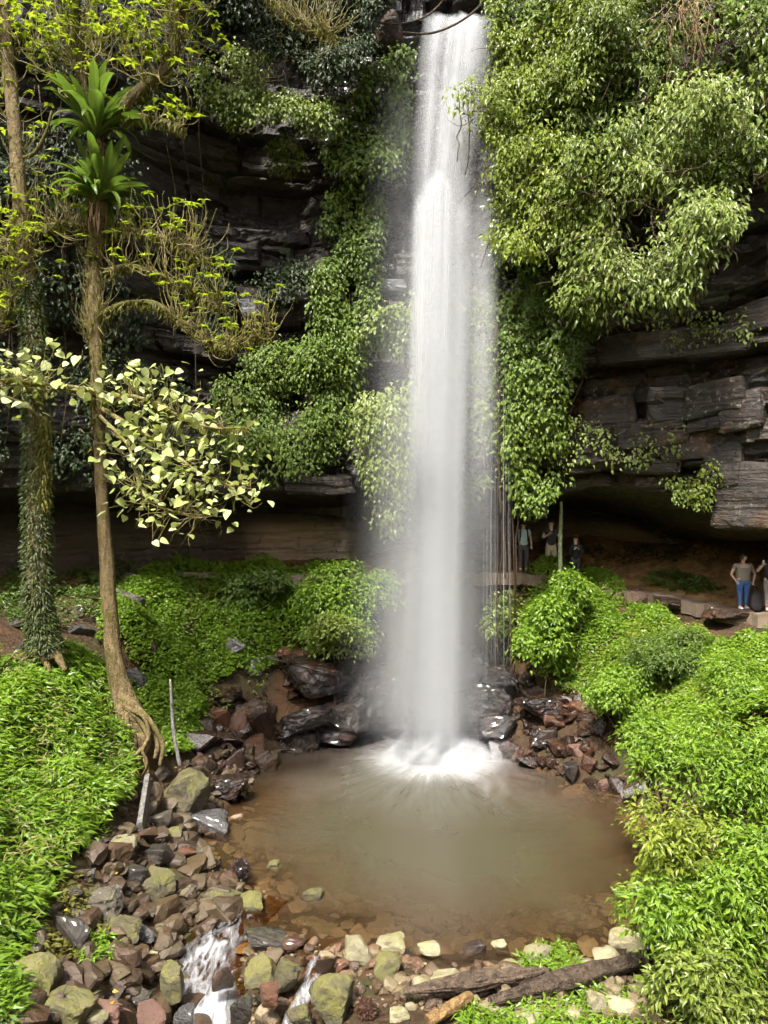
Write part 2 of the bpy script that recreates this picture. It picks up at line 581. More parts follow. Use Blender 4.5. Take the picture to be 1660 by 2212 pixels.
def cliff_y(x, z, detail=True):
    x, z = np.broadcast_arrays(np.asarray(x, float), np.asarray(z, float))
    y = face_y(x)
    lip = np.interp(x, _lipx, _lipz) + (fbm(p3(x * .7, 0 * x, 3), 3, 9) - 0.5) * 0.5
    y = y + (fbm(p3(x * .22, z * .16, 1), 3, 21) - 0.5) * 2.6
    y = y - 0.9 * sstep(12.6, 13.4, z + 0.4 * np.sin(x)) * sstep(4, 6, x)
    y = y + 1.3 * sstep(-2, -3.5, x) * sstep(-8.5, -6.5, x) * sstep(9.5, 11, z) * sstep(19.5, 18, z)
    y_plain = y
    if detail:
        zz = z + (fbm(p3(x * .25, z * .3, 7), 3, 31) - 0.5) * 1.1 + 0.03 * x
        k = np.clip(np.searchsorted(LAY, zz.ravel()).reshape(zz.shape), 0, 79)
        frac = np.clip((zz - LAY[np.maximum(k - 1, 0)]) / np.maximum(LAY[k] - LAY[np.maximum(k - 1, 0)], .05), 0, 1)
        b = (x + LSH[k]) / LW[k] + 0.5 * (vnoise(p3(x * .6, z * 1.3, k), 4) - .5)
        bid = np.floor(b).astype(np.int64)
        fb = b - bid
        pro = 0.55 * LPRO[k] + 0.55 * hsh(k.astype(np.int64), bid, bid * 0, 8) * (LPRO[k] > .3)
        edge = np.minimum(sstep(0, .16, frac), sstep(1.0, .86, frac)) * np.minimum(sstep(0, .035, fb), sstep(1, .965, fb))
        y = y - pro * 0.95 - 0.16 * edge + 0.10
        y = y - (fbm(p3(x * 1.5, z * 3.6, 2), 4, 12) - 0.5) * (0.12 + 0.34 * sstep(.35, .65, vnoise(p3(x * .35, z * .35, 5), 77)))
        y = y - (fbm(p3(x * 5, z * 8.0, 2), 3, 15) - 0.5) * 0.18
        wx_ = x + 0.5 * fbm(p3(x * .8, z * .8, 4), 3, 61)
        cell = np.floor(wx_ * 1.1 + 3 * hsh(k.astype(np.int64), k.astype(np.int64) * 0, k.astype(np.int64) * 0, 5)).astype(np.int64)
        cz_ = np.floor(zz * 2.3 + 2 * hsh(cell, cell * 0, cell * 0, 6)).astype(np.int64)
        y = y - 0.55 * (hsh(cell, cz_, cell * 0, 7) - .5) * sstep(.25, .6, vnoise(p3(x * .5, z * .5, 9), 14))
    under = sstep(0.0, -0.6, z - lip)
    y = y_plain + (y - y_plain) * (1 - .82 * under)
    y = y + (6.6 - 3.5 * sstep(0.5, -1.5, x)) * under
    notch = sstep(-.5, .1, x) * sstep(3.7, 3.2, x)
    y = y + notch * 8.0 * sstep(TOPZ - .25, TOPZ + .35, z)
    return y

t = NT('sandstone')
v = t.coord('Object')
lv = t.coord('Object', (0.35, 0.35, 4.5))
n1 = t.noise(v, 0.55, 5, 0.6, 0.5)
n2 = t.noise(lv, 1.6, 6, 0.65, 0.3)
n3 = t.noise(v, 6.0, 6, 0.7)
n4 = t.noise(v, 1.7, 4, 0.6, 0.8)
c = t.ramp(n2, [(0.28, (0.008, 0.006, 0.005)), (0.55, (0.024, 0.017, 0.012)), (0.78, (0.062, 0.045, 0.032))])
crk = t.n('TexVoronoi', feature='DISTANCE_TO_EDGE', Scale=1.5)
wv = t.n('VectorMath', operation='ADD')
t.t.links.new(t.coord('Object', (1.0, 1.0, 2.3)), wv.inputs[0])
nv_ = t.n('TexNoise', Scale=2.2, Detail=6.0)
t.t.links.new(v, nv_.inputs['Vector'])
t.t.links.new(nv_.outputs['Color'], wv.inputs[1])
t.t.links.new(wv.outputs[0], crk.inputs['Vector'])
crack = t.math('MULTIPLY', t.ramp(crk.outputs['Distance'], [(0.0, 1.0), (0.03, 0.0)]), t.ramp(t.noise(v, 1.1, 4, 0.6), [(0.48, 0.0), (0.6, 0.9)]))
c = t.mix(t.math('MULTIPLY', crack, 0.75), c, (0.006, 0.005, 0.004))
right = t.attr('right')
c = t.mix(t.math('MULTIPLY', t.ramp(n1, [(0.54, 0.0), (0.66, 0.75)]), t.math('ADD', t.math('MULTIPLY', right, 0.8), 0.15)), c, (0.12, 0.062, 0.026))
c = t.mix(t.math('MULTIPLY', right, t.ramp(n4, [(0.42, 0.0), (0.72, 0.6)])), c, (0.058, 0.038, 0.025))
c = t.mix(t.math('MULTIPLY', right, t.ramp(t.noise(v, 0.9, 5, 0.65, 1.2), [(0.58, 0.0), (0.66, 0.6)])), c, (0.16, 0.085, 0.035))
lich = t.math('MULTIPLY', right, t.math('MULTIPLY', t.ramp(t.noise(v, 7.0, 6, 0.75), [(0.56, 0.0), (0.62, 0.9)]), t.ramp(t.noise(v, 0.7, 3), [(0.45, 0.0), (0.6, 1.0)])))
c = t.mix(lich, c, (0.34, 0.30, 0.25))
c = t.mix(t.math('MULTIPLY', t.ramp(t.noise(v, 1.1, 5, 0.6), [(0.56, 0.0), (0.66, 0.75)]), t.attr('mossy')), c, (0.035, 0.05, 0.012))
back = t.ramp(t.noise(lv, 1.3, 5, 0.6), [(0.3, (0.28, 0.18, 0.10)), (0.5, (0.52, 0.38, 0.25)), (0.7, (0.36, 0.30, 0.19))])  # sandstone tan, lightened so the band looks lit inside the cave
c = t.mix(t.attr('back'), c, back)
p = t.n('BsdfPrincipled', **{'Base Color': c, 'Roughness': t.math('SUBTRACT', t.ramp(n3, [(0.3, 0.36), (0.7, 0.75)]), t.math('MULTIPLY', t.attr('wet'), 0.24)), 'Specular IOR Level': 0.5, 'Coat Weight': t.math('MULTIPLY', t.attr('wet'), 0.6), 'Coat Roughness': 0.15})
t.t.links.new(t.bump(t.math('SUBTRACT', t.math('ADD', n2, t.math('MULTIPLY', n3, 0.6)), t.math('MULTIPLY', crack, 0.7)), 0.9, 0.09), p.inputs['Normal'])
SANDSTONE = t.done(p.outputs[0])

cx = np.concatenate([np.arange(-24, -13, 0.5), np.arange(-13, 13, 0.085), np.arange(13, 24.1, 0.5)])
cz = np.concatenate([np.arange(4.0, 26, 0.068), np.arange(26, 36, 0.5)])
qx, qz = np.meshgrid(cx, cz, indexing='ij')
qy = cliff_y(qx, qz)
lipg = np.interp(qx, _lipx, _lipz)
backm = sstep(-0.55, -0.9, qz - lipg) * (0.15 + 0.85 * sstep(7.2, 6.6, qz)) * (0.15 + 0.85 * sstep(-5.6, -4.2, qx) * (1 - .6 * sstep(0, 2, qx)))  # tan fades towards roof and sides, painting cave shade into the colour
cliff = build('cliff', np.stack([qx, qy, qz], -1).reshape(-1, 3), grid_faces(len(cx), len(cz)), SANDSTONE, None, False,
              {'right': sstep(4.0, 6.5, qx) * sstep(14.5, 12, qz), 'mossy': sstep(9.0, 13.0, qz) * (1 - sstep(-4, -2, qx) * sstep(4, 3, qx)), 'back': backm, 'wet': sstep(-3.2, -.8, qx) * sstep(5.5, 3.6, qx)})
tag(cliff, 'dark layered sandstone cliff with a shallow cave along its foot', None, None, 'structure')
for q in cliff.data.polygons:
    pass

# ------------------------------------------------------------------ pool
t = NT('pool_water')
c0 = t.n('TexCoord')
sub = t.n('VectorMath', operation='SUBTRACT')
t.t.links.new(c0.outputs['Object'], sub.inputs[0])
sub.inputs[1].default_value = (FALL.x, FALL.y + 0.3, 0)
sx = t.n('SeparateXYZ')
t.t.links.new(sub.outputs[0], sx.inputs[0])
ang = t.math('ARCTAN2', sx.outputs[0], sx.outputs[1])
ln = t.n('VectorMath', operation='LENGTH')
t.t.links.new(sub.outputs[0], ln.inputs[0])
rad = ln.outputs['Value']
cmb = t.n('CombineXYZ')
t.t.links.new(t.math('MULTIPLY', ang, 11.0), cmb.inputs[0])
t.t.links.new(t.math('MULTIPLY', rad, 0.55), cmb.inputs[1])
st = t.noise(cmb.outputs[0], 1.0, 5, 0.62)
cmb2 = t.n('CombineXYZ')
t.t.links.new(t.math('MULTIPLY', ang, 34.0), cmb2.inputs[0])
t.t.links.new(t.math('MULTIPLY', rad, 0.8), cmb2.inputs[1])
st2 = t.noise(cmb2.outputs[0], 1.0, 3, 0.6)
stm = t.math('ADD', t.math('MULTIPLY', st, 0.65), t.math('MULTIPLY', st2, 0.35))
foam = t.math('ADD', t.math('SUBTRACT', 1.10, t.math('MULTIPLY', rad, 0.34)), t.math('MULTIPLY', t.math('SUBTRACT', stm, 0.5), 0.6))
foam = t.ramp(foam, [(0.0, 0.0), (0.3, 0.08), (0.55, 0.30), (0.8, 0.72), (1.0, 0.95)])
veil = t.math('MULTIPLY', t.ramp(t.math('MULTIPLY', rad, 0.125), [(0.2, 0.13), (0.7, 0.0)]), t.ramp(stm, [(0.35, 0.1), (0.7, 1.0)]))
foam = t.math('MAXIMUM', foam, veil)
dep = t.math('ADD', t.attr('depth'), t.math('MULTIPLY', t.math('SUBTRACT', t.noise(t.coord('Object'), 0.7, 4, 0.6, 0.5), 0.5), 0.5))
blotch = t.noise(t.coord('Object'), 0.9, 4, 0.6)
murk = t.ramp(t.math('ADD', dep, t.math('MULTIPLY', t.math('SUBTRACT', blotch, 0.5), 0.25)), [(0.03, 0.05), (0.25, 0.40), (0.5, 0.78), (0.95, 0.97)], 'B_SPLINE')
mcol = t.ramp(dep, [(0.1, (0.082, 0.050, 0.025)), (0.5, (0.072, 0.050, 0.028)), (1.0, (0.060, 0.055, 0.033))], 'B_SPLINE')
tr = t.n('BsdfTransparent', Color=(0.80, 0.72, 0.57))
df = t.n('BsdfDiffuse', Color=mcol)
body = t.mixsh(murk, tr.outputs[0], df.outputs[0])
wf = t.n('BsdfDiffuse', Color=(0.68, 0.69, 0.70))
body = t.mixsh(foam, body, wf.outputs[0])
gl = t.n('BsdfGlossy', Color=(1, 1, 1), Roughness=t.ramp(foam, [(0.0, 0.06), (0.5, 0.5)]))
rip = t.noise(t.coord('Object'), 3.2, 4, 0.6, 0.6)
bp = t.bump(rip, 0.30, 0.05)
t.t.links.new(bp, gl.inputs['Normal'])
fr = t.n('Fresnel', IOR=1.33)
sh = t.mixsh(fr.outputs[0], body, gl.outputs[0])
POOLW = t.done(sh)
px_ = np.arange(-6.2, 9.2, 0.1)
py_ = np.arange(11.5, 26.2, 0.1)
wx, wy = np.meshgrid(px_, py_, indexing='ij')
sd = poly_sdf(wx, wy, POOL)
dep_v = np.clip(-h_ground(wx, wy), 0, 1.4)
Fw = grid_faces(len(px_), len(py_))
keep = (sd.ravel()[Fw] < 0.45).all(1)
Fw = Fw[keep]
used, inv = np.unique(Fw, return_inverse=True)
wz = 0.006 * np.sin(wx * 3 + wy)
Vw = np.stack([wx, wy, wz], -1).reshape(-1, 3)[used]
pool = build('pool_water', Vw, inv.reshape(-1, 4), POOLW, None, True, {'depth': dep_v.ravel()[used]})
tag(pool, 'murky olive brown plunge pool below the waterfall', None, None, 'structure')

# ------------------------------------------------------------------ the stream that leaves the pool
t = NT('stream_water')
v = t.coord('Object')
al = t.attr('across')
sn = t.noise(t.coord('Object', (6, 2.0, 1)), 1.1, 4, 0.55, 1.6)
wh = t.attr('white')
f = t.math('ADD', t.math('MULTIPLY', sn, 1.5), t.math('SUBTRACT', t.math('MULTIPLY', wh, 0.5), 0.82))
f = t.ramp(f, [(0.05, 0.0), (0.95, 0.85)])
f = t.math('MULTIPLY', f, t.ramp(t.math('ADD', al, t.math('MULTIPLY', t.math('SUBTRACT', t.noise(v, 3.0, 4, .6), 0.5), 0.9)), [(0.12, 0.0), (0.6, 1.0)]))
tr = t.n('BsdfTransparent', Color=(0.72, 0.55, 0.36))
wf = t.n('BsdfDiffuse', Color=(0.62, 0.63, 0.65))
body = t.mixsh(f, tr.outputs[0], wf.outputs[0])
gl = t.n('BsdfGlossy', Color=(1, 1, 1), Roughness=0.2)
t.t.links.new(t.bump(sn, 0.4, 0.05), gl.inputs['Normal'])
fr = t.n('Fresnel', IOR=1.33)
STREAMW = t.done(t.mixsh(t.math('MULTIPLY', fr.outputs[0], t.ramp(al, [(0.0, 0.2), (0.3, 1.0)])), body, gl.outputs[0]))
sp = smooth_path(np.concatenate([STREAM, np.array([[.0], [.15], [.45], [.75], [.6], [1.0], [1.0], [.8]])], 1), 10)
T2 = nrm(np.gradient(sp[:, :2], axis=0))
side = np.stack([-T2[:, 1], T2[:, 0]], -1)
cr = np.linspace(-1, 1, 13)
wdt = np.interp(np.linspace(0, 1, len(sp)), [0, .3, .6, .8, 1], [0.35, .55, .62, .5, .5])
Vs, aw, ac = [], [], []
for k in range(len(sp)):
    for cc in cr:
        q = sp[k, :2] + side[k] * cc * wdt[k]
        Vs.append((q[0], q[1], sp[k, 2] + 0.02 + 0.05 * (vnoise(p3(q[0] * 5, q[1] * 5, 0)) - .5) + 0.004))
        aw.append(sp[k, 3])
        ac.append(1 - abs(cc))
stream = build('stream_water', Vs, grid_faces(len(sp), len(cr)), STREAMW, None, True, {'white': aw, 'across': ac})
tag(stream, 'white water rushing out of the pool between stones', None, None, 'structure')
# a second little runnel between the stones
rp = smooth_path([[*on_plane(a, b, z), w] for a, b, z, w in [(690, 2070, .05, 0.2), (675, 2110, -.02, .5), (660, 2150, -.1, 1.0), (640, 2185, -.2, .8), (620, 2230, -.3, .5)]], 6)
Vs, aw, ac = [], [], []
for k in range(len(rp)):
    for cc in np.linspace(-1, 1, 7):
        Vs.append((rp[k, 0] + cc * 0.17, rp[k, 1], rp[k, 2] + 0.03))
        aw.append(rp[k, 3]); ac.append(1 - abs(cc))
o = build('runnel_water', Vs, grid_faces(len(rp), 7), STREAMW, None, True, {'white': aw, 'across': ac})
tag(o, 'thin runnel of white water between foreground stones', None, None, 'structure')

# ------------------------------------------------------------------ the waterfall: many thin sheets of falling water, each at its own depth
t = NT('falling_water')
a_ = t.attr('alpha')
f = t.math('MULTIPLY', a_, 1.0, True)
tr = t.n('BsdfTransparent')
d1 = t.n('BsdfDiffuse', Color=(0.70, 0.71, 0.72))
d2 = t.n('BsdfTranslucent', Color=(0.74, 0.75, 0.76))
FALLW = t.done(t.mixsh(f, tr.outputs[0], t.mixsh(0.45, d1.outputs[0], d2.outputs[0])))

fr_ = np.random.default_rng(3)
CEN = ([30, 120, 365, 700, 1100, 1500, 1650], [985, 975, 950, 945, 940, 930, 932])   # middle of the column by height in the photograph
WID = ([30, 120, 365, 700, 1100, 1500, 1650], [50, 52, 40, 43, 44, 42, 40])
Y0, VY = 25.75, 1.05

def fall_y(z, vy):
    return Y0 - vy * np.sqrt(np.maximum(2 * (TOPZ - z) / 9.8, 0))

def z_of(row, vy=VY):
    Y = 24.5
    for _ in range(20):
        z = CZ - (row * KD - 512) / FPX * Y
        Y = float(fall_y(z, vy))
    return z

def ribbon(mb, u0, spread, z0, z1, width, alpha, vy, yaw, top_fade, bot_fade, cen=CEN, wid=WID, wob=0.0):
    n = 36
    z = np.linspace(z0, z1, n)
    y = fall_y(z, vy) + fr_.normal(0, .10)
    row = (512 - (z - CZ) / y * FPX) / KD
    dxp = np.interp(row, *cen) + u0 * np.interp(row, *wid) * spread
    x = (dxp * KD - 384) / FPX * y
    al = alpha * np.clip((z0 - z) / max(top_fade, 1e-3), 0, 1) ** 0.7 * np.clip((z - z1) / max(bot_fade, 1e-3), 0, 1)
    cs = np.array([-1, -.6, 0, .6, 1])
    prof = np.array([0, .45, 1, .45, 0])
    w = width * (1 + wob * np.linspace(0, 1, n))
    X = x[:, None] + math.cos(yaw) * cs[None] * w[:, None]
    Yy = y[:, None] + math.sin(yaw) * cs[None] * w[:, None]
    Z = np.repeat(z[:, None], 5, 1)
    mb.add(np.stack([X, Yy, Z], -1).reshape(-1, 3), grid_faces(n, 5), alpha=(al[:, None] * prof[None]).ravel())

falls = empty('waterfall', (FALL.x, FALL.y, 0), 'tall white veil of water plunging from the cliff top into the pool', 'waterfall')
zl = z_of(365)
mb = MB()
for k in range(44):      # the sheet over the lip
    u = fr_.uniform(-1.2, 1.5)
    ribbon(mb, u, 1.0, TOPZ + .02, fr_.uniform(12, 18), fr_.uniform(.14, .42), fr_.uniform(.16, .5) * (1 - .3 * abs(u)), fr_.uniform(.75, 1.15), fr_.normal(0, .35), .05, 6.0)
mb.build('upper_sheet', FALLW, falls, True)
mb = MB()
for k in range(46):      # the main column, thick where it shoots off the ledge
    u = float(np.clip(fr_.normal(0, .6), -1.5, 1.5))
    z0 = zl - 0.8 * u * u + fr_.uniform(-.5, .15)
    ribbon(mb, u, 1.0, z0, fr_.uniform(-.05, .25), fr_.uniform(.16, .46), fr_.uniform(.08, .26) * (1 - .4 * abs(u)), fr_.uniform(.95, 1.35), fr_.normal(0, .4), .5, fr_.uniform(.05, .5), wob=.5)
for k in range(24):
    u = float(np.clip(fr_.normal(0, .6), -1.3, 1.3))
    z0 = zl - 0.6 * u * u + fr_.uniform(-.5, 0)
    ribbon(mb, u, 0.9, z0, fr_.uniform(7, 14), fr_.uniform(.14, .34), fr_.uniform(.25, .55), fr_.uniform(.95, 1.35), fr_.normal(0, .4), .4, 6.0, wob=.3)
mb.build('main_column', FALLW, falls, True)
mb = MB()
CEN2 = ([100, 300, 430, 700, 1100, 1500], [1030, 1025, 1025, 1020, 1010, 1005])
WID2 = ([100, 300, 430, 700, 1100, 1500], [25, 30, 36, 42, 48, 52])
for k in range(30):      # the thinner curtain beside it
    u = fr_.uniform(-1.2, 1.1)
    ribbon(mb, u, 1.0, z_of(430) + fr_.uniform(-2.2, 3.5), fr_.uniform(2, 9), fr_.uniform(.18, .5), fr_.uniform(.05, .17), fr_.uniform(.8, 1.15), fr_.normal(0, .3), 1.2, 6.0, CEN2, WID2)
for k in range(34):      # single threads dripping from the lip of the cave
    u = fr_.uniform(-1.4, 2.0)
    ribbon(mb, u, 1.0, fr_.uniform(6, 13), fr_.uniform(.8, 4), fr_.uniform(.006, .014), fr_.uniform(.10, .38), fr_.uniform(.5, 1.0), 0, 1.5, 1.0, CEN2, WID2)
mb.build('side_curtain', FALLW, falls, True)
mb = MB()
for k in range(34):      # drifting spray round the column, wider towards the pool
    u = fr_.normal(0, 1.0)
    ribbon(mb, u, 1.25, fr_.uniform(8, 24), fr_.uniform(-.05, .6), fr_.uniform(.5, 1.2), fr_.uniform(.03, .075), fr_.uniform(.9, 1.5), fr_.normal(0, .5), 4.0, 1.2, wob=.8)
mb.build('spray_veil', FALLW, falls, True)
# splash: short arcs thrown outwards from the plunge point
mb = MB()
for k in range(320):
    az_ = fr_.uniform(0, 2 * math.pi)
    rg_ = abs(fr_.normal(0.3, .85)) + .3
    hg_ = fr_.uniform(.04, .95) * math.exp(-rg_ * .55)
    n = 9
    s_ = np.linspace(0, 1, n)
    bx = FALL.x + fr_.normal(0, .45)
    by = FALL.y + fr_.normal(-.02, .32)
    X = bx + math.cos(az_) * rg_ * s_
    Yy = by + math.sin(az_) * rg_ * s_
    Z = 0.02 + 4 * hg_ * s_ * (1 - s_)
    cs = np.array([-1, 0, 1])
    w = fr_.uniform(.2, .55)
    al = fr_.uniform(.08, .26) * np.sin(np.pi * np.clip(s_ * .92 + .08, 0, 1))
    V = np.stack([X[:, None] - math.sin(az_) * w * cs, Yy[:, None] + math.cos(az_) * w * cs * .4, Z[:, None] + cs * w * .6], -1)
    mb.add(V.reshape(-1, 3), grid_faces(n, 3), alpha=(al[:, None] * np.array([0, 1, 0])).ravel())
mb.build('splash', FALLW, falls, True)
# ------------------------------------------------------------------ foliage tools
OVATE = (np.array([(0, 0, 0), (.38, .5, .10), (1, 0, -.18), (.38, -.5, .10), (.45, 0, 0)]), np.array([(0, 4, 1), (1, 4, 2), (0, 3, 4), (3, 2, 4)]))
LANCE = (np.array([(0, 0, 0), (.4, .5, .06), (1, 0, -.22), (.4, -.5, .06)]), np.array([(0, 3, 1), (1, 3, 2)]))

def leafset(mb, P, D, N, L, Wd, tm=OVATE, rnd=None, r=None):
    r = r or rng
    P = np.asarray(P, float)
    n = len(P)
    D = nrm(np.asarray(D, float))
    B = nrm(np.cross(N, D))
    N2 = np.cross(D, B)
    L = np.broadcast_to(np.asarray(L, float), (n,))
    Wd = np.broadcast_to(np.asarray(Wd, float), (n,))
    tv, tf = tm
    V = (P[:, None, :] + tv[None, :, 0, None] * (L[:, None] * D)[:, None, :] + tv[None, :, 1, None] * (Wd[:, None] * B)[:, None, :]
         + tv[None, :, 2, None] * (L[:, None] * N2)[:, None, :])
    m = len(tv)
    F = (tf[None] + (np.arange(n) * m)[:, None, None]).reshape(-1, tf.shape[1])
    if rnd is None:
        rnd = r.random(n)
    mb.add(V.reshape(-1, 3), F, rnd=np.repeat(rnd, m))

G_DARK = leaf_mat('leaf_dark_green', [(0.012, 0.022, 0.006), (0.026, 0.042, 0.011), (0.052, 0.074, 0.022)], 0.45, 0.25, 0.3)
G_VINE = leaf_mat('leaf_vine_green', [(0.0485, 0.082, 0.0098), (0.1092, 0.1665, 0.0196), (0.2122, 0.2819, 0.0446)], 0.42, 0.3, 0.35)
G_PALE = leaf_mat('leaf_pale_vine', [(0.085, 0.125, 0.022), (0.185, 0.235, 0.048), (0.32, 0.355, 0.1)], 0.36, 0.3)
G_MID = leaf_mat('leaf_mid_green', [(0.0635, 0.0949, 0.0129), (0.1459, 0.1961, 0.0277), (0.2919, 0.3415, 0.0643)], 0.38, 0.35)
G_YEL = leaf_mat('leaf_yellow_green', [(0.0888, 0.124, 0.0116), (0.1985, 0.2479, 0.0264), (0.3448, 0.3881, 0.0619)], 0.38, 0.4)
G_HERB = leaf_mat('leaf_herb_green', [(0.042, 0.078, 0.010), (0.085, 0.142, 0.018), (0.15, 0.21, 0.035)], 0.45, 0.35)
G_BRIGHT = leaf_mat('leaf_bright_green', [(0.077, 0.1469, 0.0091), (0.1589, 0.261, 0.0195), (0.2667, 0.382, 0.0418)], 0.40, 0.42)
G_LIME = leaf_mat('leaf_lime', [(0.16, 0.21, 0.02), (0.26, 0.31, 0.03), (0.36, 0.40, 0.07)], 0.5, 0.5)
G_MOSS = leaf_mat('moss_tufts', [(0.085, 0.085, 0.015), (0.14, 0.13, 0.02), (0.22, 0.19, 0.04)], 0.7, 0.4)
G_FROND = leaf_mat('fern_frond', [(0.03, 0.08, 0.010), (0.06, 0.135, 0.018), (0.10, 0.19, 0.03)], 0.35, 0.4)
STEM = bark_mat('vine_stem', (0.05, 0.035, 0.02), (0.14, 0.10, 0.06))
STEMG = bark_mat('green_stem', (0.05, 0.06, 0.02), (0.13, 0.13, 0.05))

def lip_z(x):
    return np.interp(x, _lipx, _lipz)

def wall_y(x, z):
    return cliff_y(x, np.maximum(z, lip_z(x) + 0.25), False) - 0.75

def to_wall(poly, off=0.0):
    out = []
    for a, b in poly:
        Y = 24.0
        for _ in range(25):
            q = U(a, b, Y)
            Y = 0.5 * Y + 0.5 * float(np.clip(wall_y(q.x, min(q.z, TOPZ - .6)) - off, 12, 30))
        q = U(a, b, Y)
        out.append((q.x, q.z))
    return np.array(out)

def vine(name, label, cat, poly, n, L, mat, off=0.15, bulge=0.7, per=9, cl=1.5, ratio=0.55, group=None, stems=5, seed=1, hang=0.8, tm=OVATE, fres=1.0, cut=0.37, twig=None):
    """leaves growing over or hanging in front of the cliff, gathered in sprigs, with stems behind them"""
    r = np.random.default_rng(seed)
    W = to_wall(poly, off + bulge * .5)
    c = poly_sample(W, int(n / per * 1.5), r)
    nz = fbm(p3(c[:, 0] * fres, c[:, 1] * fres * .8, seed), 3, seed)
    k = nz > cut + 0.12 * r.random(len(c))
    c, nz = c[k], nz[k]
    m = len(c)
    x0, z0 = c[:, 0], c[:, 1]
    y0 = wall_y(x0, np.minimum(z0, TOPZ - .6)) - off - bulge * np.clip((nz - cut) / .4, 0, 1.3) - r.random(m) * bulge * .35
    per_ = np.maximum(2, (per * (0.5 + r.random(m))).astype(int))
    idx = np.repeat(np.arange(m), per_)
    sp = L * cl
    P = np.stack([x0[idx] + r.normal(0, sp * .6, len(idx)), y0[idx] + r.normal(0, sp * .45, len(idx)), z0[idx] + r.normal(0, sp * .55, len(idx))], -1)
    rel = nrm(P - np.stack([x0, y0 + sp * .5, z0], -1)[idx] + 1e-4)
    N = nrm(np.array([0, -.55, .65]) + rel * .5 + r.normal(0, .38, (len(idx), 3)))
    D = rel * .8 + np.array([0, -.35, -hang]) + r.normal(0, .35, (len(idx), 3))
    D = D - N * (D * N).sum(1, keepdims=True)
    ls = L * r.uniform(.6, 1.3, len(idx))
    hue = fbm(p3(x0 * .55, z0 * .55, seed + 5), 3, seed + 11)
    base = np.clip((hue[idx] - .25) * 1.1 * .55 + r.random(m)[idx] * .25 + r.random(len(idx)) * .35, 0, 1)
    cx_, cz_ = W[:, 0].mean(), W[:, 1].min()
    root = empty(name, (cx_, float(wall_y(cx_, cz_)), cz_), label, cat, group)
    mb = MB()
    leafset(mb, P, D, N, ls, ls * ratio, tm, base, r)
    mb.build('leaves', mat, root)
    if stems:
        top, bot = W[:, 1].max(), W[:, 1].min()
        for k in range(stems):
            q = poly_sample(W, 2, r)
            xa, za = q[np.argmax(q[:, 1])]
            ln = r.uniform(.35, .8) * (top - bot)
            zz = np.linspace(za, max(za - ln, bot), 8)
            xx = xa + np.cumsum(r.normal(0, .07, 8))
            yy = wall_y(xx, np.minimum(zz, TOPZ - .6)) - off * .8 - bulge * .3 + r.normal(0, .05, 8)
            sb = MB()
            sb.add(*tube(smooth_path(np.stack([xx, yy, zz], -1), 3), r.uniform(.010, .022), 5))
            sb.build('stem', STEM, root, True)
        if twig:
            mb = MB()
            for k in range(twig):
                q = poly_sample(W, 1, r)[0]
                y = float(wall_y(q[0], min(q[1], TOPZ - .6))) - off - bulge * 1.0
                p_ = [np.array([q[0], y, q[1]])]
                d_ = nrm(np.array([r.normal(0, .7), r.normal(-.3, .2), r.normal(-.4, .6)]))
                for _ in range(6):
                    d_ = nrm(d_ + r.normal(0, .35, 3))
                    p_.append(p_[-1] + d_ * r.uniform(.12, .25))
                mb.add(*tube(np.array(p_), np.linspace(.014, .005, 7), 4))
            tag(mb.build('twigs', STEM, root, True), None, None, None, 'stuff')
    return root

VG = 'climbing vines on the cliff'
vine('climbing_vine', 'sunlit leafy vine beside the lip of the falls', 'vine', [(860, 110), (892, 118), (872, 190), (880, 250), (875, 330), (850, 392), (740, 385), (700, 340), (745, 240), (800, 135)], 4200, .18, G_VINE, .2, .7, seed=2, group=VG, cut=.27)
vine('climbing_vine', 'small round tuft of leaves on the dark rock wall', 'vine', [(585, 330), (615, 312), (650, 325), (655, 355), (620, 385), (585, 370)], 420, .15, G_MID, .3, .6, seed=4, group=VG, stems=2, cut=.05)
vine('climbing_vine', 'long vine column running down the middle of the wall', 'vine', [(715, 425), (770, 400), (815, 410), (832, 480), (812, 560), (815, 640), (790, 700), (720, 720), (680, 690), (690, 560), (700, 470)], 4800, .16, G_VINE, .08, .42, seed=5, group=VG, cut=.26)
vine('climbing_vine', 'paler vine bulging beside the falls at mid height', 'vine', [(800, 690), (860, 670), (880, 700), (872, 765), (800, 775), (770, 740)], 1300, .19, G_PALE, .5, .8, seed=6, group=VG)
vine('climbing_vine', 'broad mat of vine over the lower left cliff', 'vine', [(690, 690), (780, 720), (790, 780), (770, 900), (745, 960), (700, 1010), (570, 1035), (500, 1000), (465, 930), (458, 830), (500, 780), (590, 740)], 8200, .15, G_VINE, .08, .42, seed=7, group=VG, cut=.32)
vine('climbing_vine', 'pale vine tongue hanging below the cave lip beside falls', 'vine', [(785, 865), (868, 835), (885, 900), (885, 1000), (872, 1090), (845, 1165), (815, 1080), (790, 1020), (768, 950)], 3400, .19, G_PALE, .55, .7, seed=8, group=VG, cut=.12)
vine('climbing_vine', 'dim vine patch between wet rock ledges', 'vine', [(548, 600), (600, 560), (680, 570), (690, 620), (620, 650), (560, 660)], 900, .15, G_DARK, .15, .4, seed=9, group=VG, stems=3)
vine('climbing_vine', 'thin vine seen through the veil of falling water', 'vine', [(895, 640), (1050, 620), (1062, 760), (1050, 900), (1060, 1060), (1000, 1090), (900, 1060), (890, 900)], 3000, .19, G_PALE, .25, .6, seed=10, group=VG, cut=.34)
vine('climbing_vine', 'thick vine curtain hanging beside the reddish roots', 'vine', [(1072, 560), (1150, 570), (1200, 640), (1228, 760), (1205, 860), (1230, 960), (1240, 1030), (1190, 1070), (1150, 1120), (1105, 1060), (1082, 960), (1075, 800)], 7000, .18, G_VINE, .3, .6, seed=12, group=VG, cut=.33)
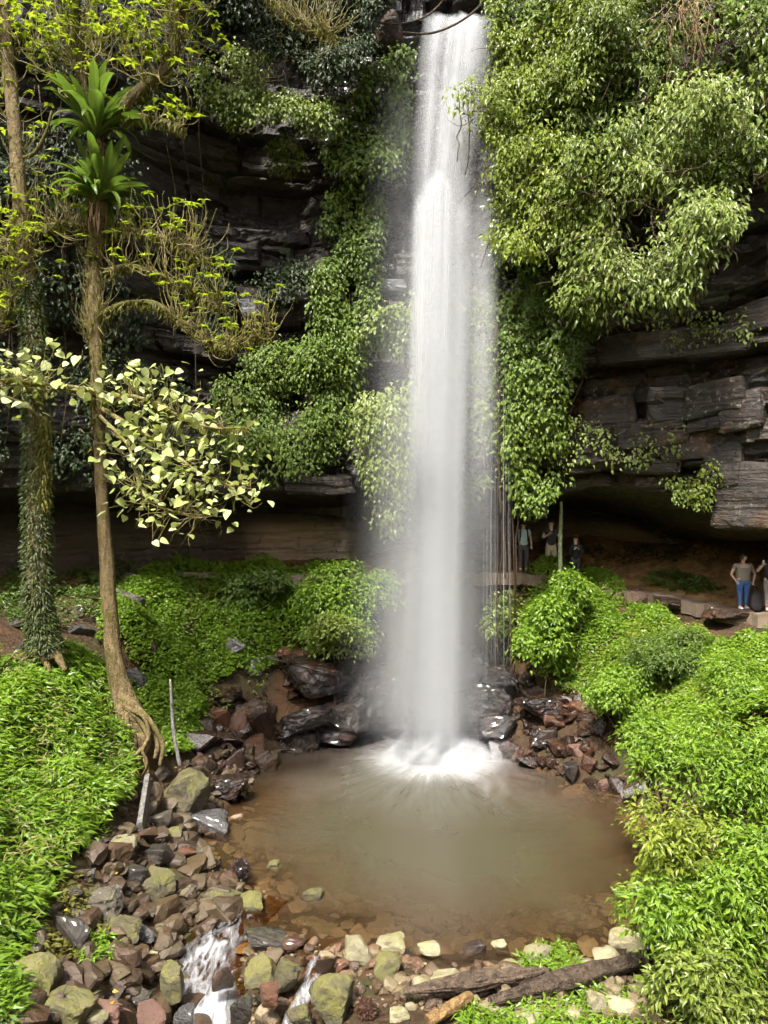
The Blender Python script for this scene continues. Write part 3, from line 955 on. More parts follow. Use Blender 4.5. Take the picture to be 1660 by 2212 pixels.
vine('climbing_vine', 'fine leaved creeper trailing below the hanging bushes', 'vine', [(1130, 640), (1240, 650), (1310, 700), (1260, 760), (1232, 870), (1170, 800), (1130, 740)], 4600, .085, G_HERB, .6, .7, seed=13, group=VG)
vine('climbing_vine', 'dark vine cover on the wall behind the mossy trees', 'vine', [(-60, -20), (430, -20), (430, 240), (350, 300), (330, 500), (330, 700), (470, 830), (480, 1020), (250, 1050), (-60, 1040)], 11000, .17, G_DARK, .12, .7, seed=14, group=VG, stems=12, cut=.45)
vine('climbing_vine', 'leafy creeper on the ledges left of the dark recess', 'vine', [(420, 500), (500, 560), (500, 700), (470, 760), (430, 620)], 800, .15, G_DARK, .15, .4, seed=15, group=VG, stems=2)
SG = 'bushes overhanging the cliff'
vine('overhanging_bush', 'grey green bush leaning over the dark left wall', 'bush', [(500, 90), (590, 120), (660, 150), (700, 190), (760, 250), (700, 310), (620, 265), (520, 280), (440, 230), (420, 150)], 4600, .16, G_MID, .9, 1.3, seed=3, group=SG, twig=25)
vine('overhanging_bush', 'dark bushes crowding the cliff top left of the falls', 'bush', [(410, -30), (830, -30), (850, 40), (810, 70), (800, 150), (730, 240), (640, 150), (500, 90), (420, 140)], 9500, .16, G_DARK, .6, 1.3, seed=16, group=SG, twig=20, cut=.12)
vine('overhanging_bush', 'shadowy dark foliage at the back of the right cliff top', 'bush', [(1060, -30), (1720, -30), (1720, 380), (1560, 420), (1400, 420), (1200, 420), (1075, 380)], 9500, .19, G_VINE, .3, 1.0, seed=17, group=SG, twig=30, cut=.2)
vine('overhanging_bush', 'fresh green bush at the top right of the falls', 'bush', [(1065, -30), (1250, -30), (1300, 100), (1250, 230), (1120, 240), (1070, 180), (1065, 80)], 4800, .19, G_YEL, 1.0, 1.2, seed=18, group=SG, twig=15, ratio=.42, cut=.36)
vine('overhanging_bush', 'mid green bush above the hanging bare twigs', 'bush', [(1250, -30), (1440, -30), (1450, 150), (1360, 300), (1220, 290), (1250, 110)], 5600, .18, G_MID, .8, 1.2, seed=19, group=SG, twig=15, ratio=.42, cut=.34)
vine('overhanging_bush', 'yellow green bush spilling towards the falls', 'bush', [(1045, 225), (1130, 245), (1215, 290), (1255, 380), (1235, 510), (1170, 565), (1090, 570), (1052, 500), (1075, 400), (1060, 320)], 4600, .18, G_YEL, 1.3, 1.3, seed=20, group=SG, twig=20, ratio=.42, cut=.28)
vine('overhanging_bush', 'drooping bush in the middle of the right cliff', 'bush', [(1225, 330), (1330, 320), (1340, 420), (1310, 520), (1330, 640), (1260, 695), (1200, 640), (1225, 520), (1210, 420)], 3900, .21, G_MID, 1.6, 1.2, seed=21, group=SG, twig=40, ratio=.42, cut=.36)
vine('overhanging_bush', 'large pale green bush hanging above the bare right cliff', 'bush', [(1330, 270), (1420, 195), (1540, 205), (1580, 290), (1605, 410), (1560, 490), (1500, 600), (1440, 680), (1350, 680), (1300, 580), (1320, 420)], 7600, .21, G_PALE, 1.7, 1.5, seed=22, group=SG, twig=60, ratio=.36, cut=.33, fres=1.3)
vine('overhanging_bush', 'loose bush hanging into the upper right corner', 'bush', [(1560, -30), (1720, -30), (1720, 345), (1600, 385), (1560, 250), (1540, 100)], 3400, .21, G_MID, 1.2, 1.3, seed=23, group=SG, twig=20, ratio=.42, cut=.36)
vine('overhanging_bush', 'sparse leafy twigs dangling over the right cliff face', 'bush', [(1270, 600), (1480, 540), (1510, 640), (1400, 690), (1280, 700)], 620, .21, G_PALE, 1.5, .8, per=5, seed=24, group=SG, twig=40, ratio=.42, cut=.4)
vine('overhanging_bush', 'thin sprays of leaves reaching in front of the falls', 'bush', [(975, 190), (1065, 165), (1070, 400), (1010, 390), (1040, 300), (990, 240)], 420, .19, G_YEL, 1.9, .5, per=6, seed=25, group=SG, twig=16, ratio=.36, cut=.36)

for i, (poly, lab, mt) in enumerate([
        ([(1500, 1035), (1545, 1000), (1570, 1040), (1540, 1075), (1500, 1080)], 'tufted pale fern clump on the right cliff ledge', G_YEL), ([(1180, 920), (1290, 900), (1330, 960), (1260, 1010), (1190, 990)], 'little leafy plants on ledges beside the vine curtain', G_PALE),
        ([(1300, 960), (1460, 930), (1480, 980), (1330, 1020)], 'sparse seedlings along the right cliff cracks', G_PALE), ([(1380, 690), (1620, 680), (1640, 740), (1400, 740)], 'mossy creeper along the top of the bare right cliff', G_MID),
        ([(1440, 1030), (1530, 1050), (1540, 1100), (1450, 1085)], 'green tufts along the overhang edge', G_MID)]):
    vine('ledge_plant', lab, 'plant', poly, 260 if i else 420, .13, mt, .25, .4, per=7, seed=260 + i, group='plants on the cliff ledges', stems=1, cut=.3, fres=1.6)

# bare tan twigs hanging at the upper right
r = np.random.default_rng(77)
o0 = U(1510, 20, 20.5)
tw = empty('bare_twig_tangle', o0, 'tangle of bare tan twigs hanging in the upper right', 'twigs')
mb = MB()
for k in range(60):
    p_ = [np.array(U(1500 + r.normal(0, 22), -20 + r.uniform(0, 60), 20.5)) + r.normal(0, .25, 3)]
    d_ = nrm(np.array([r.normal(0, .35), r.normal(0, .2), -1.0]))
    for _ in range(9):
        d_ = nrm(d_ + r.normal(0, .28, 3) + np.array([0, 0, -.1]))
        p_.append(p_[-1] + d_ * r.uniform(.12, .32))
    mb.add(*tube(smooth_path(p_, 2), np.linspace(.016, .005, 19), 4))
TWIG = bark_mat('pale_twig', (0.16, 0.10, 0.05), (0.36, 0.25, 0.13))
tag(mb.build('twigs', TWIG, tw, True), None, None, None, 'stuff')

# ------------------------------------------------------------------ ground cover
def world_poly(poly):
    return np.array([on_ground(a, b)[:2] for a, b in poly])

def cover(name, label, poly, n, L, mat, hgt=(0.05, .35), ratio=.5, tm=OVATE, per=6, seed=1, lean=.5, extra=None, spread=1.3, cut=.25):
    r = np.random.default_rng(seed)
    W = world_poly(poly) if extra is None else extra
    c = poly_sample(W, int(n / per * 1.35), r)
    nz = fbm(p3(c[:, 0] * 1.3, c[:, 1] * 1.3, 2), 3, seed + 40)
    k = nz > cut + .1 * r.random(len(c))
    c, nz = c[k], nz[k]
    m = len(c)
    top = h_ground(c[:, 0], c[:, 1]) + hgt[0] + (hgt[1] - hgt[0]) * np.clip((nz - cut) / .4, 0, 1.2)
    idx = np.repeat(np.arange(m), per)
    a = r.uniform(0, 2 * math.pi, len(idx))
    rad = np.stack([np.cos(a), np.sin(a), 0 * a], -1)
    P = np.stack([c[idx, 0], c[idx, 1], top[idx]], -1) + rad * (L * spread * r.random(len(idx)) ** .5 * .6)[:, None]
    P[:, 2] += r.normal(0, L * .35, len(idx))
    N = nrm(np.array([0, -.15, 1]) + rad * .3 + r.normal(0, .4, (len(idx), 3)))
    D = rad * 1.0 + np.array([0, 0, lean]) + r.normal(0, .3, (len(idx), 3))
    D = D - N * (D * N).sum(1, keepdims=True) * .8
    ls = L * r.uniform(.6, 1.3, len(idx))
    mb = MB()
    leafset(mb, P, D, N, ls, ls * ratio, tm, np.clip((fbm(p3(c[:, 0] * .6, c[:, 1] * .6, 8), 3, seed + 3)[idx] - .25) * .7 + r.random(m)[idx] * .3 + r.random(len(idx)) * .3, 0, 1), r)
    o = mb.build(name, mat)
    tag(o, label, None, None, 'stuff')
    return o

cover('bank_grass', 'bright narrow leaved grass over the near left bank', [(-120, 1440), (60, 1440), (150, 1435), (225, 1425), (240, 1500), (285, 1590), (270, 1640), (285, 1700), (230, 1780), (180, 1830), (120, 1890), (85, 1980), (60, 2050), (0, 2080), (-120, 2080)], 34000, .19, G_BRIGHT, (.0, .5), .24, LANCE, 7, 51, .35, cut=.26)
cover('bank_herbs', 'patches of small rounded leaves among the left bank grass', [(-120, 1440), (60, 1440), (225, 1425), (285, 1590), (285, 1700), (180, 1830), (85, 1980), (0, 2080), (-120, 2080)], 9000, .11, G_HERB, (.10, .44), .6, OVATE, 7, 151, .35, cut=.47)
cover('slope_herbs', 'low leafy herbs covering the slope left of the pool', [(255, 1290), (330, 1245), (420, 1228), (560, 1236), (700, 1245), (830, 1270), (850, 1330), (760, 1385), (640, 1362), (620, 1400), (595, 1450), (455, 1478), (440, 1560), (390, 1590), (350, 1560), (300, 1480), (270, 1400), (215, 1400), (225, 1330)], 54000, .105, G_BRIGHT, (.0, .48), .62, LANCE, 7, 52, cut=.22)
cover('slope_herbs', 'low leafy herbs covering the slope right of the pool', [(1050, 1330), (1120, 1270), (1260, 1250), (1340, 1290), (1420, 1345), (1520, 1380), (1700, 1430), (1800, 1470), (1800, 1620), (1500, 1640), (1345, 1610), (1300, 1560), (1250, 1505), (1180, 1465), (1120, 1440), (1060, 1400)], 66000, .10, G_BRIGHT, (.0, .5), .55, LANCE, 7, 53, cut=.22)
cover('slope_herbs', 'low herbs on the steep bank behind the big roots', [(285, 1470), (350, 1490), (440, 1560), (425, 1620), (385, 1650), (352, 1655), (345, 1590), (300, 1540)], 4500, .10, G_BRIGHT, (.02, .25), .6, LANCE, 7, 152, cut=.15)
cover('bank_grass', 'grass running on over the upper left bank', None, 9000, .22, G_BRIGHT, (.0, .5), .24, LANCE, 7, 171, .35, np.array([(-6.6, 9.0), (-7.2, 12.0), (-7.6, 15.0), (-8.0, 17.2), (-12.5, 18.5), (-13, 9.0)]), cut=.2)
cover('slope_herbs', 'herbs running on over the upper right bank', None, 14000, .17, G_BRIGHT, (.0, .5), .5, OVATE, 7, 172, .35, np.array([(6.2, 9.0), (6.6, 12.0), (7.4, 15.5), (8.6, 18.0), (10.4, 21.0), (13.5, 21), (13, 9.0)]), cut=.15)
cover('cave_herbs', 'dark ferns and seedlings at the foot of the left wall', [(-60, 1215), (120, 1205), (260, 1200), (300, 1262), (230, 1340), (120, 1370), (-60, 1340)], 6500, .14, G_HERB, (.02, .35), .4, OVATE, 7, 153, cut=.3)
cover('cave_herbs', 'dark little plants along the cave floor at right', [(1370, 1252), (1440, 1244), (1530, 1262), (1565, 1285), (1500, 1290), (1400, 1270)], 900, .13, G_HERB, (.02, .15), .5, OVATE, 6, 54)
cover('cave_herbs', 'dim scattered plants on the cave floor behind people', [(1240, 1185), (1400, 1180), (1560, 1200), (1560, 1230), (1400, 1215), (1260, 1210)], 700, .13, G_DARK, (.02, .15), .5, OVATE, 5, 55)
cover('bank_herbs', 'small herbs and seedlings between the near left stones', [(110, 1960), (170, 1900), (240, 1960), (230, 2050), (150, 2090), (70, 2080)], 900, .10, G_MOSS, (.02, .12), .5, OVATE, 6, 56)
cover('bank_grass', 'tuft of grass growing among stones behind the log', [(1120, 2100), (1170, 2065), (1240, 2075), (1270, 2110), (1200, 2125)], 650, .13, G_BRIGHT, (.02, .12), .22, LANCE, 7, 57, cut=.0)
cover('bank_grass', 'grass patch below the log at the bottom edge', [(1000, 2190), (1230, 2165), (1420, 2140), (1440, 2230), (1000, 2260)], 2200, .13, G_BRIGHT, (.02, .12), .22, LANCE, 7, 58, cut=.2)
cover('bank_grass', 'dark grass at the lower left corner behind boulders', [(-80, 2080), (30, 2080), (40, 2160), (20, 2250), (-80, 2250)], 1500, .2, G_BRIGHT, (.05, .25), .2, LANCE, 7, 59, cut=.1)
cover('bank_herbs', 'small green weeds by the stones left of the stream', [(150, 2050), (230, 2035), (260, 2070), (180, 2100)], 500, .10, G_BRIGHT, (.02, .12), .4, OVATE, 6, 60, cut=.1)

DRY = leaf_mat('dry_stalks', [(0.16, 0.12, 0.05), (0.28, 0.21, 0.10), (0.10, 0.12, 0.03)], .8, .2, .2)
cover('dry_stalks', 'thin dry stalks and dead leaves in the left bank', [(-120, 1440), (60, 1440), (225, 1425), (285, 1590), (285, 1700), (180, 1830), (85, 1980), (0, 2080), (-120, 2080)], 1500, .26, DRY, (.12, .42), .06, LANCE, 3, 161, .8, cut=.3)
cover('dry_stalks', 'thin dry stalks and dead leaves on the right slope', [(1120, 1290), (1340, 1300), (1520, 1390), (1800, 1480), (1800, 1620), (1500, 1640), (1345, 1610), (1180, 1465)], 2400, .22, DRY, (.12, .36), .06, LANCE, 3, 162, .8, cut=.3)
cover('tall_herbs', 'taller leafy weeds scattered over the right slope', [(1120, 1290), (1340, 1300), (1520, 1390), (1800, 1480), (1800, 1620), (1500, 1640), (1345, 1610), (1180, 1465)], 5000, .16, G_YEL, (.25, .5), .32, OVATE, 6, 163, .4, cut=.44)
cover('tall_herbs', 'taller leafy weeds scattered over the left slope', [(270, 1300), (420, 1235), (700, 1250), (830, 1280), (760, 1380), (595, 1450), (440, 1560), (300, 1480)], 3600, .15, G_MID, (.2, .45), .4, OVATE, 6, 164, .4, cut=.44)

def shrub(name, label, cat, c, rx, ry, rz, n, L, mat, ratio=.5, per=8, seed=1, group=None, lumps=7, droop=.35, stemc=5, tm=OVATE):
    """a bush: several leafy lobes round a few stems that rise from its foot"""
    r = np.random.default_rng(seed)
    c = np.array(c, float)
    foot = np.array([c[0], c[1], float(h_ground(c[0], c[1]))])
    root = empty(name, foot, label, cat, group)
    lob = [(c + np.array([rx, ry, rz]) * r.uniform(-.62, .62, 3), r.uniform(.38, .62)) for _ in range(lumps)]
    mb = MB()
    for q, s in lob:
        m = int(n / lumps / per)
        d = nrm(r.normal(0, 1, (m, 3)))
        d[:, 2] = np.where(d[:, 2] < -.45, -d[:, 2], d[:, 2])
        rr = r.uniform(.45, 1.0, m) ** .5 * (0.75 + .5 * vnoise(d * 2.3 + seed, seed))
        cc = q + d * rr[:, None] * np.array([rx, ry, rz]) * s
        idx = np.repeat(np.arange(m), per)
        P = cc[idx] + r.normal(0, L * .75, (len(idx), 3))
        N = nrm(d[idx] * .6 + np.array([0, -.2, .7]) + r.normal(0, .4, (len(idx), 3)))
        D = d[idx] * .7 + nrm(P - cc[idx]) * .8 + np.array([0, 0, -droop]) + r.normal(0, .3, (len(idx), 3))
        D = D - N * (D * N).sum(1, keepdims=True)
        ls = L * r.uniform(.6, 1.3, len(idx))
        leafset(mb, P, D, N, ls, ls * ratio, tm, r.random(m)[idx] * .5 + r.random(len(idx)) * .5, r)
    mb.build('crown', mat, root)
    mb = MB()
    for k in range(stemc):
        q, s = lob[k % lumps]
        a = foot + np.array([r.normal(0, .12), r.normal(0, .12), -.1])
        b = q + r.normal(0, .1, 3)
        mid = (a + b) / 2 + r.normal(0, .15, 3)
        mb = MB()
        mb.add(*tube(smooth_path([a, mid, b], 5), np.linspace(.03, .010, 11), 5))
        mb.build('stem', STEMG, root, True)
    return root

def shrub_at(label, dx, dy, Y, w, h, n, L, mat, seed, ratio=.5, depth=None, **kw):
    c = U(dx, dy, Y)
    m = m_per(Y)
    return shrub('leafy_shrub', label, 'shrub', c, w * m / 2, (depth or w * m / 2), h * m / 2, n, L, mat, ratio, seed=seed, group='shrubs on the slopes', **kw)

shrub_at('rounded glossy shrub just left of the falls', 740, 1330, 25.0, 240, 190, 8500, .14, G_BRIGHT, 61, .55, 1.0, stemc=2)
shrub_at('low spreading shrub under the rounded glossy one', 720, 1385, 24.6, 170, 110, 3600, .13, G_MID, 161, .55, .9, stemc=1)
shrub_at('smaller shrub on the left slope below cave wall', 560, 1275, 26.2, 170, 90, 3600, .13, G_HERB, 62, .55, .8)
shrub_at('pointed light green shrub beside the slim pale trunk', 1240, 1300, 25.0, 130, 120, 3600, .14, G_BRIGHT, 63, .5, .8)
shrub_at('bright shrub at the right foot of the hanging roots', 1165, 1390, 24.2, 125, 190, 4800, .14, G_BRIGHT, 64, .55, .8, stemc=2)
shrub_at('leafy shrub half hidden behind the hanging roots', 1085, 1340, 25.2, 90, 110, 1000, .15, G_MID, 65, .55, .6)
shrub_at('bright low shrub above the right pool rocks', 1360, 1500, 21.2, 200, 120, 6500, .10, G_BRIGHT, 66, .6, 1.0)
shrub_at('dull shrub on the right slope under the path', 1450, 1420, 21.5, 220, 110, 5500, .095, G_HERB, 67, .5, 1.0)
shrub_at('light green shrub on the slope at the right edge', 1600, 1480, 19.0, 230, 150, 6500, .10, G_BRIGHT, 68, .5, 1.2)
NG = 'near shrubs at the right'
def near(label, dx, dy, Y, w, h, n, L, mat, seed, ratio=.38, **kw):
    c = U(dx, dy, Y)
    m = m_per(Y)
    return shrub('near_shrub', label, 'shrub', c, w * m / 2, w * m / 2 * .8, h * m / 2, n, L, mat, ratio, seed=seed, group=NG, per=7, lumps=9, droop=.2, stemc=9, **kw)
near('near shrub leaning over the pool edge by the wet log', 1440, 1640, 15.5, 250, 200, 5580, .125, G_BRIGHT, 71)
near('tall near shrub filling the right edge at mid height', 1600, 1690, 13.0, 280, 300, 6510, .125, G_BRIGHT, 72)
near('near shrub with pale leaves reaching over brown water', 1470, 1850, 12.2, 270, 220, 4030, .125, G_YEL, 73)
near('near shrub in the right edge over the pool', 1620, 1910, 11.4, 260, 260, 4650, .125, G_BRIGHT, 74)
near('near shrub above the end of the long log', 1480, 2010, 11.6, 260, 190, 4030, .125, G_BRIGHT, 75)
near('near shrub in the lower right corner', 1580, 2140, 11.0, 330, 230, 6510, .125, G_MID, 76)

# ------------------------------------------------------------------ trees on the left
BARK = bark_mat('mottled_bark', (0.075, 0.05, 0.022), (0.25, 0.185, 0.09), (0.10, 0.085, 0.02), .35)
BARKM = bark_mat('mossy_bark', (0.06, 0.045, 0.02), (0.17, 0.125, 0.05), (0.085, 0.08, 0.015), .8)
TWIGY = bark_mat('sunlit_twig', (0.20, 0.16, 0.07), (0.43, 0.36, 0.18), (0.19, 0.17, 0.03), .7)
ROOTB = bark_mat('root_bark', (0.08, 0.055, 0.025), (0.25, 0.18, 0.085), (0.10, 0.09, 0.025), .45)

def limb_path(pts, n=6):
    """pts: (x, y in the photograph, distance, width in the photograph)"""
    q = [[*U(a, b, Y), w * m_per(Y) / 2] for a, b, Y, w in pts]
    q = smooth_path(q, n)
    return q[:, :3], np.maximum(q[:, 3], .006)

LAST, KEEP = {}, []
def limb(root, name, pts, mat, sides=10, rough=.18, seed=0, n=6):
    P, r_ = limb_path(pts, n)
    mb = MB()
    mb.add(*tube(P, r_, sides, True, rough, seed))
    LAST[id(P)] = mb.build(name, mat, root, True)
    KEEP.append(P)
    return P, r_

def twigs_from(mb, P, n, ln, r, up=.35, r0=.020, side=1.0, ends=None, fork=3, down=0.0):
    for k in range(n):
        a = P[r.integers(max(1, len(P) // 6), len(P))] + r.normal(0, .03, 3)
        d = nrm(np.array([r.normal(0, side), r.normal(-.1, .7), r.normal(.25 - down, .6)]))
        for f in range(fork):
            q = [a]
            dd = nrm(d + r.normal(0, .45, 3) * (f > 0))
            L = ln * r.uniform(.5, 1.25)
            m = 7
            for i in range(m):
                dd = nrm(dd + r.normal(0, .24, 3) + np.array([0, 0, up * (.3 + i / m)]))
                q.append(q[-1] + dd * L / m)
            sp = smooth_path(q, 2)
            mb.add(*tube(sp, np.linspace(r0 * .68, r0 * .24, len(sp)), 4))
            if ends is not None:
                ends.append((sp[-1], dd))

def moss_on(mb, P, rad, n, r, L=.16):
    i = r.integers(0, len(P), n)
    o = nrm(r.normal(0, 1, (n, 3)))
    p = P[i] + o * (np.asarray(rad)[i][:, None] * .95) + r.normal(0, .03, (n, 3))
    D = o * .35 + np.array([0, 0, -.8]) + r.normal(0, .25, (n, 3))
    leafset(mb, p, D, o + r.normal(0, .2, (n, 3)), L * r.uniform(.5, 1.8, n), .035, LANCE, None, r)

r = np.random.default_rng(101)
base = np.array(U(300, 1580, 18.9))
T1 = empty('mossy_tree', base, 'mossy tree with pale broad leaves and roots gripping the bank', 'tree')
TP, TR = limb(T1, 'trunk', [(312, 1610, 18.7, 62), (285, 1555, 18.75, 62), (262, 1490, 18.8, 46), (245, 1410, 18.85, 36), (233, 1250, 18.9, 31), (222, 1100, 18.95, 27), (215, 960, 19, 25), (211, 830, 19, 25),
    (205, 690, 19, 26), (206, 560, 19, 30), (212, 470, 19, 44), (210, 425, 19, 40), (203, 350, 19, 26), (206, 290, 19, 34)], BARK, 14, .22, 1)
for i, pts in enumerate([
        [(262, 1505, 18.7, 26), (300, 1535, 18.5, 19), (335, 1575, 18.4, 13), (352, 1612, 18.35, 10), (345, 1655, 18.2, 7)],
        [(280, 1530, 18.5, 14), (312, 1552, 18.3, 9), (322, 1590, 18.2, 8), (308, 1622, 18.05, 7), (318, 1650, 18.0, 5), (300, 1690, 17.8, 4)],
        [(272, 1540, 18.45, 12), (278, 1590, 18.25, 8), (270, 1640, 18.0, 6), (262, 1690, 17.8, 5), (280, 1720, 17.7, 4)],
        [(320, 1600, 18.2, 9), (300, 1625, 18.05, 8), (270, 1650, 17.95, 8), (256, 1670, 17.9, 7), (268, 1700, 17.8, 6), (290, 1715, 17.75, 4)],
        [(270, 1520, 18.6, 24), (305, 1560, 18.45, 15), (322, 1602, 18.3, 11), (300, 1640, 18.1, 9), (265, 1664, 18.0, 8), (254, 1692, 17.9, 6)],
        [(255, 1525, 18.6, 22), (286, 1580, 18.4, 14), (292, 1640, 18.2, 9), (290, 1668, 18.1, 6)],
        [(310, 1630, 18.2, 10), (318, 1668, 18.0, 10), (295, 1700, 17.9, 14), (282, 1712, 17.9, 6)],
        [(330, 1580, 18.5, 16), (340, 1610, 18.4, 14), (335, 1640, 18.3, 9)],
        [(248, 1500, 18.9, 20), (228, 1545, 18.7, 12), (215, 1580, 18.5, 6)]]):
    limb(T1, 'root', pts, ROOTB, 8, .25, 30 + i)
b1, rb1 = limb(T1, 'branch', [(206, 300, 19, 34), (250, 248, 18.9, 32), (300, 200, 18.8, 28), (360, 145, 18.7, 22), (385, 75, 18.6, 19), (395, 0, 18.5, 17), (400, -60, 18.4, 15)], BARKM, 10, .25, 2)
b2, rb2 = limb(T1, 'branch', [(205, 310, 19, 24), (190, 250, 19.1, 18), (175, 140, 19.1, 14), (165, 40, 19.2, 12), (160, -50, 19.2, 10)], BARKM, 8, .25, 3)
b3, rb3 = limb(T1, 'branch', [(235, 262, 18.8, 14), (300, 252, 18.5, 13), (350, 262, 18.3, 12), (395, 275, 18.2, 9)], BARKM, 8, .3, 4)
b4, rb4 = limb(T1, 'branch', [(208, 520, 19, 18), (260, 500, 18.8, 15), (330, 505, 18.6, 12), (400, 540, 18.5, 9), (450, 560, 18.4, 6)], BARKM, 8, .25, 5)
b5, rb5 = limb(T1, 'branch', [(206, 690, 19, 16), (260, 660, 18.8, 14), (330, 655, 18.6, 12), (385, 690, 18.4, 11), (440, 725, 18.3, 11), (485, 750, 18.2, 9), (540, 730, 18.1, 6), (590, 715, 18, 4)], BARKM, 8, .3, 6)
b6, rb6 = limb(T1, 'branch', [(210, 510, 19, 16), (150, 480, 18.8, 12), (90, 490, 18.6, 9), (20, 480, 18.5, 6)], BARKM, 8, .25, 7)
b7, rb7 = limb(T1, 'branch', [(213, 870, 19, 13), (270, 855, 18.7, 10), (330, 870, 18.5, 8), (400, 905, 18.3, 6), (460, 925, 18.2, 5), (530, 925, 18.1, 3)], TWIGY, 8, .2, 8)
b8, rb8 = limb(T1, 'branch', [(214, 880, 19, 12), (290, 925, 18.6, 9), (370, 975, 18.4, 7), (450, 1035, 18.2, 6), (548, 1058, 18.0, 3)], TWIGY, 8, .2, 9)
b9, rb9 = limb(T1, 'branch', [(212, 850, 19, 16), (160, 838, 18.3, 12), (80, 830, 17.4, 9), (0, 822, 17.0, 7), (-60, 815, 16.8, 5)], TWIGY, 8, .2, 10)
b10, rb10 = limb(T1, 'branch', [(216, 900, 18.9, 9), (275, 960, 18.5, 7), (290, 1010, 18.3, 8), (320, 1080, 18.1, 6), (390, 1110, 18, 4), (440, 1120, 17.9, 3)], TWIGY, 8, .2, 11)
b11, rb11 = limb(T1, 'branch', [(208, 600, 19, 14), (280, 575, 18.7, 11), (360, 600, 18.5, 9), (430, 640, 18.4, 6), (480, 660, 18.3, 4)], BARKM, 8, .25, 12)
mb = MB()
ends_top, ends_mid, ends_low = [], [], []
for P_ in (b1[10:], b2[8:]):
    twigs_from(mb, P_, 46, 1.5, r, .45, .022, 1.1, ends_top)
for k in range(80):     # the flat yellow spray across the upper left corner
    a = np.array(U(r.uniform(-20, 400), r.uniform(60, 190), 18.9 + r.normal(0, .5)))
    twigs_from(mb, np.array([a, a]), 1, 1.2, r, .5, .018, 1.3, ends_top, 2)
def branch_twigs(P_, Pt, *a):
    q = MB()
    twigs_from(q, Pt, *a)
    tag(q.build('twigs', TWIGY, LAST[id(P_)], True, T1.location), None, None, None, 'stuff')
for P_ in (b4, b11, b6):
    branch_twigs(P_, P_, 34, 1.1, r, .45, .020, 1.0, ends_mid)
branch_twigs(b5, b5[12:], 44, .95, r, .45, .020, 1.0, ends_mid)
branch_twigs(b3, b3[8:], 12, .5, r, .4, .014, 1.0, ends_mid)
for P_ in (b7, b8, b9, b10):
    branch_twigs(P_, P_, 26, 1.0, r, .12, .014, 1.2, ends_low)
twigs_from(mb, b10[10:], 14, 1.0, r, -.25, .013, .7, None, 2, .8)
twigs_from(mb, TP[45:56], 70, .9, r, .9, .012, .8)
tag(mb.build('twigs', TWIGY, T1, True), None, None, None, 'stuff')
for P_, R_, n in ((b1, rb1, 500), (b3, rb3, 500), (b4, rb4, 700), (b5, rb5, 900), (b6, rb6, 500), (b11, rb11, 500), (b2, rb2, 300), (b9, rb9, 250), (b7, rb7, 250)):
    mb = MB()
    moss_on(mb, P_, R_, n, r)
    tag(mb.build('moss', G_MOSS, LAST[id(P_)], False, T1.location), None, None, None, 'stuff')
mb = MB()
moss_on(mb, TP[36:60], TR[36:60], 900, r, .2)
tag(mb.build('moss', G_MOSS, LAST[id(TP)], False, T1.location), None, None, None, 'stuff')
mb = MB()
for (q, d), pr in [(e, .85) for e in ends_top] + [(e, .28) for e in ends_mid]:
    if r.random() > pr:
        continue
    m = r.integers(4, 8)
    a = r.uniform(0, 6.28, m)
    D = np.stack([np.cos(a), np.sin(a), r.uniform(-.1, .3, m)], -1)
    leafset(mb, np.repeat(q[None], m, 0), D, np.array([0, -.2, 1]) + r.normal(0, .2, (m, 3)), r.uniform(.12, .26, m), r.uniform(.08, .15, m), OVATE, None, r)
tag(mb.build('young_leaves', G_LIME, T1), None, None, None, 'stuff')

# the pale heart-shaped leaves, each one a part
t = NT('pale_heart_leaf')
oi = t.n('ObjectInfo')
c = t.ramp(oi.outputs['Random'], [(0, (0.28, 0.33, 0.09)), (.4, (0.42, 0.47, 0.18)), (.8, (0.56, 0.59, 0.31)), (1, (0.44, 0.46, 0.06))])
vein = t.noise(t.coord('Object', (1, 6, 1)), 2.0, 3)
c = t.mix(t.ramp(vein, [(.4, 0.0), (.8, .3)]), c, (0.25, 0.30, 0.10))
p = t.n('BsdfPrincipled', **{'Base Color': c, 'Roughness': .5, 'Specular IOR Level': .35})
tr = t.n('BsdfTranslucent', Color=(0.5, 0.55, 0.18))
PALELEAF = t.done(t.mixsh(.3, p.outputs[0], tr.outputs[0]))
HEART = []
for k in range(4):
    out = [(0, 0), (-.06, .16), (0, .32), (.14, .43), (.34, .44), (.58, .34), (.80, .17), (1, 0)]
    rgt = [(u, -v) for u, v in out[1:-1]]
    ring = out + rgt[::-1]
    mid = [(.2, 0), (.5, 0), (.8, 0)]
    fold, drp = [.12, .2, .28, .05][k], [.25, .4, .15, .5][k]
    V = [(u, v, abs(v) * fold - drp * u * u * .5) for u, v in ring] + [(u, 0, -drp * u * u * .5 - .02) for u, v in mid]
    n = len(ring)
    m0, m1, m2 = n, n + 1, n + 2
    F = [(0, 1, m0), (1, 2, m0), (2, 3, m0), (3, 4, m0), (4, m1, m0), (4, 5, m1), (5, m2, m1), (5, 6, m2), (6, 7, m2)]
    L_ = lambda i: i if i in (0, 7) else n - i
    F += [(F_[1] if F_[1] >= n else L_(F_[1]), F_[0] if F_[0] >= n else L_(F_[0]), F_[2] if F_[2] >= n else L_(F_[2])) for F_ in F]
    HEART_T = (np.array(V), np.array(F))
    HEART.append(build('leaf', V, np.array(F), PALELEAF, None, True, None, False))
spots = []
for q, d in ends_low:
    for _ in range(r.integers(1, 3)):
        spots.append(q + r.normal(0, .10, 3))
for P_ in (b7, b8, b9, b10):
    for k in range(60):
        spots.append(P_[r.integers(4, len(P_))] + np.array([r.normal(0, .25), r.normal(-.1, .25), r.normal(.05, .25)]))
r.shuffle(spots)
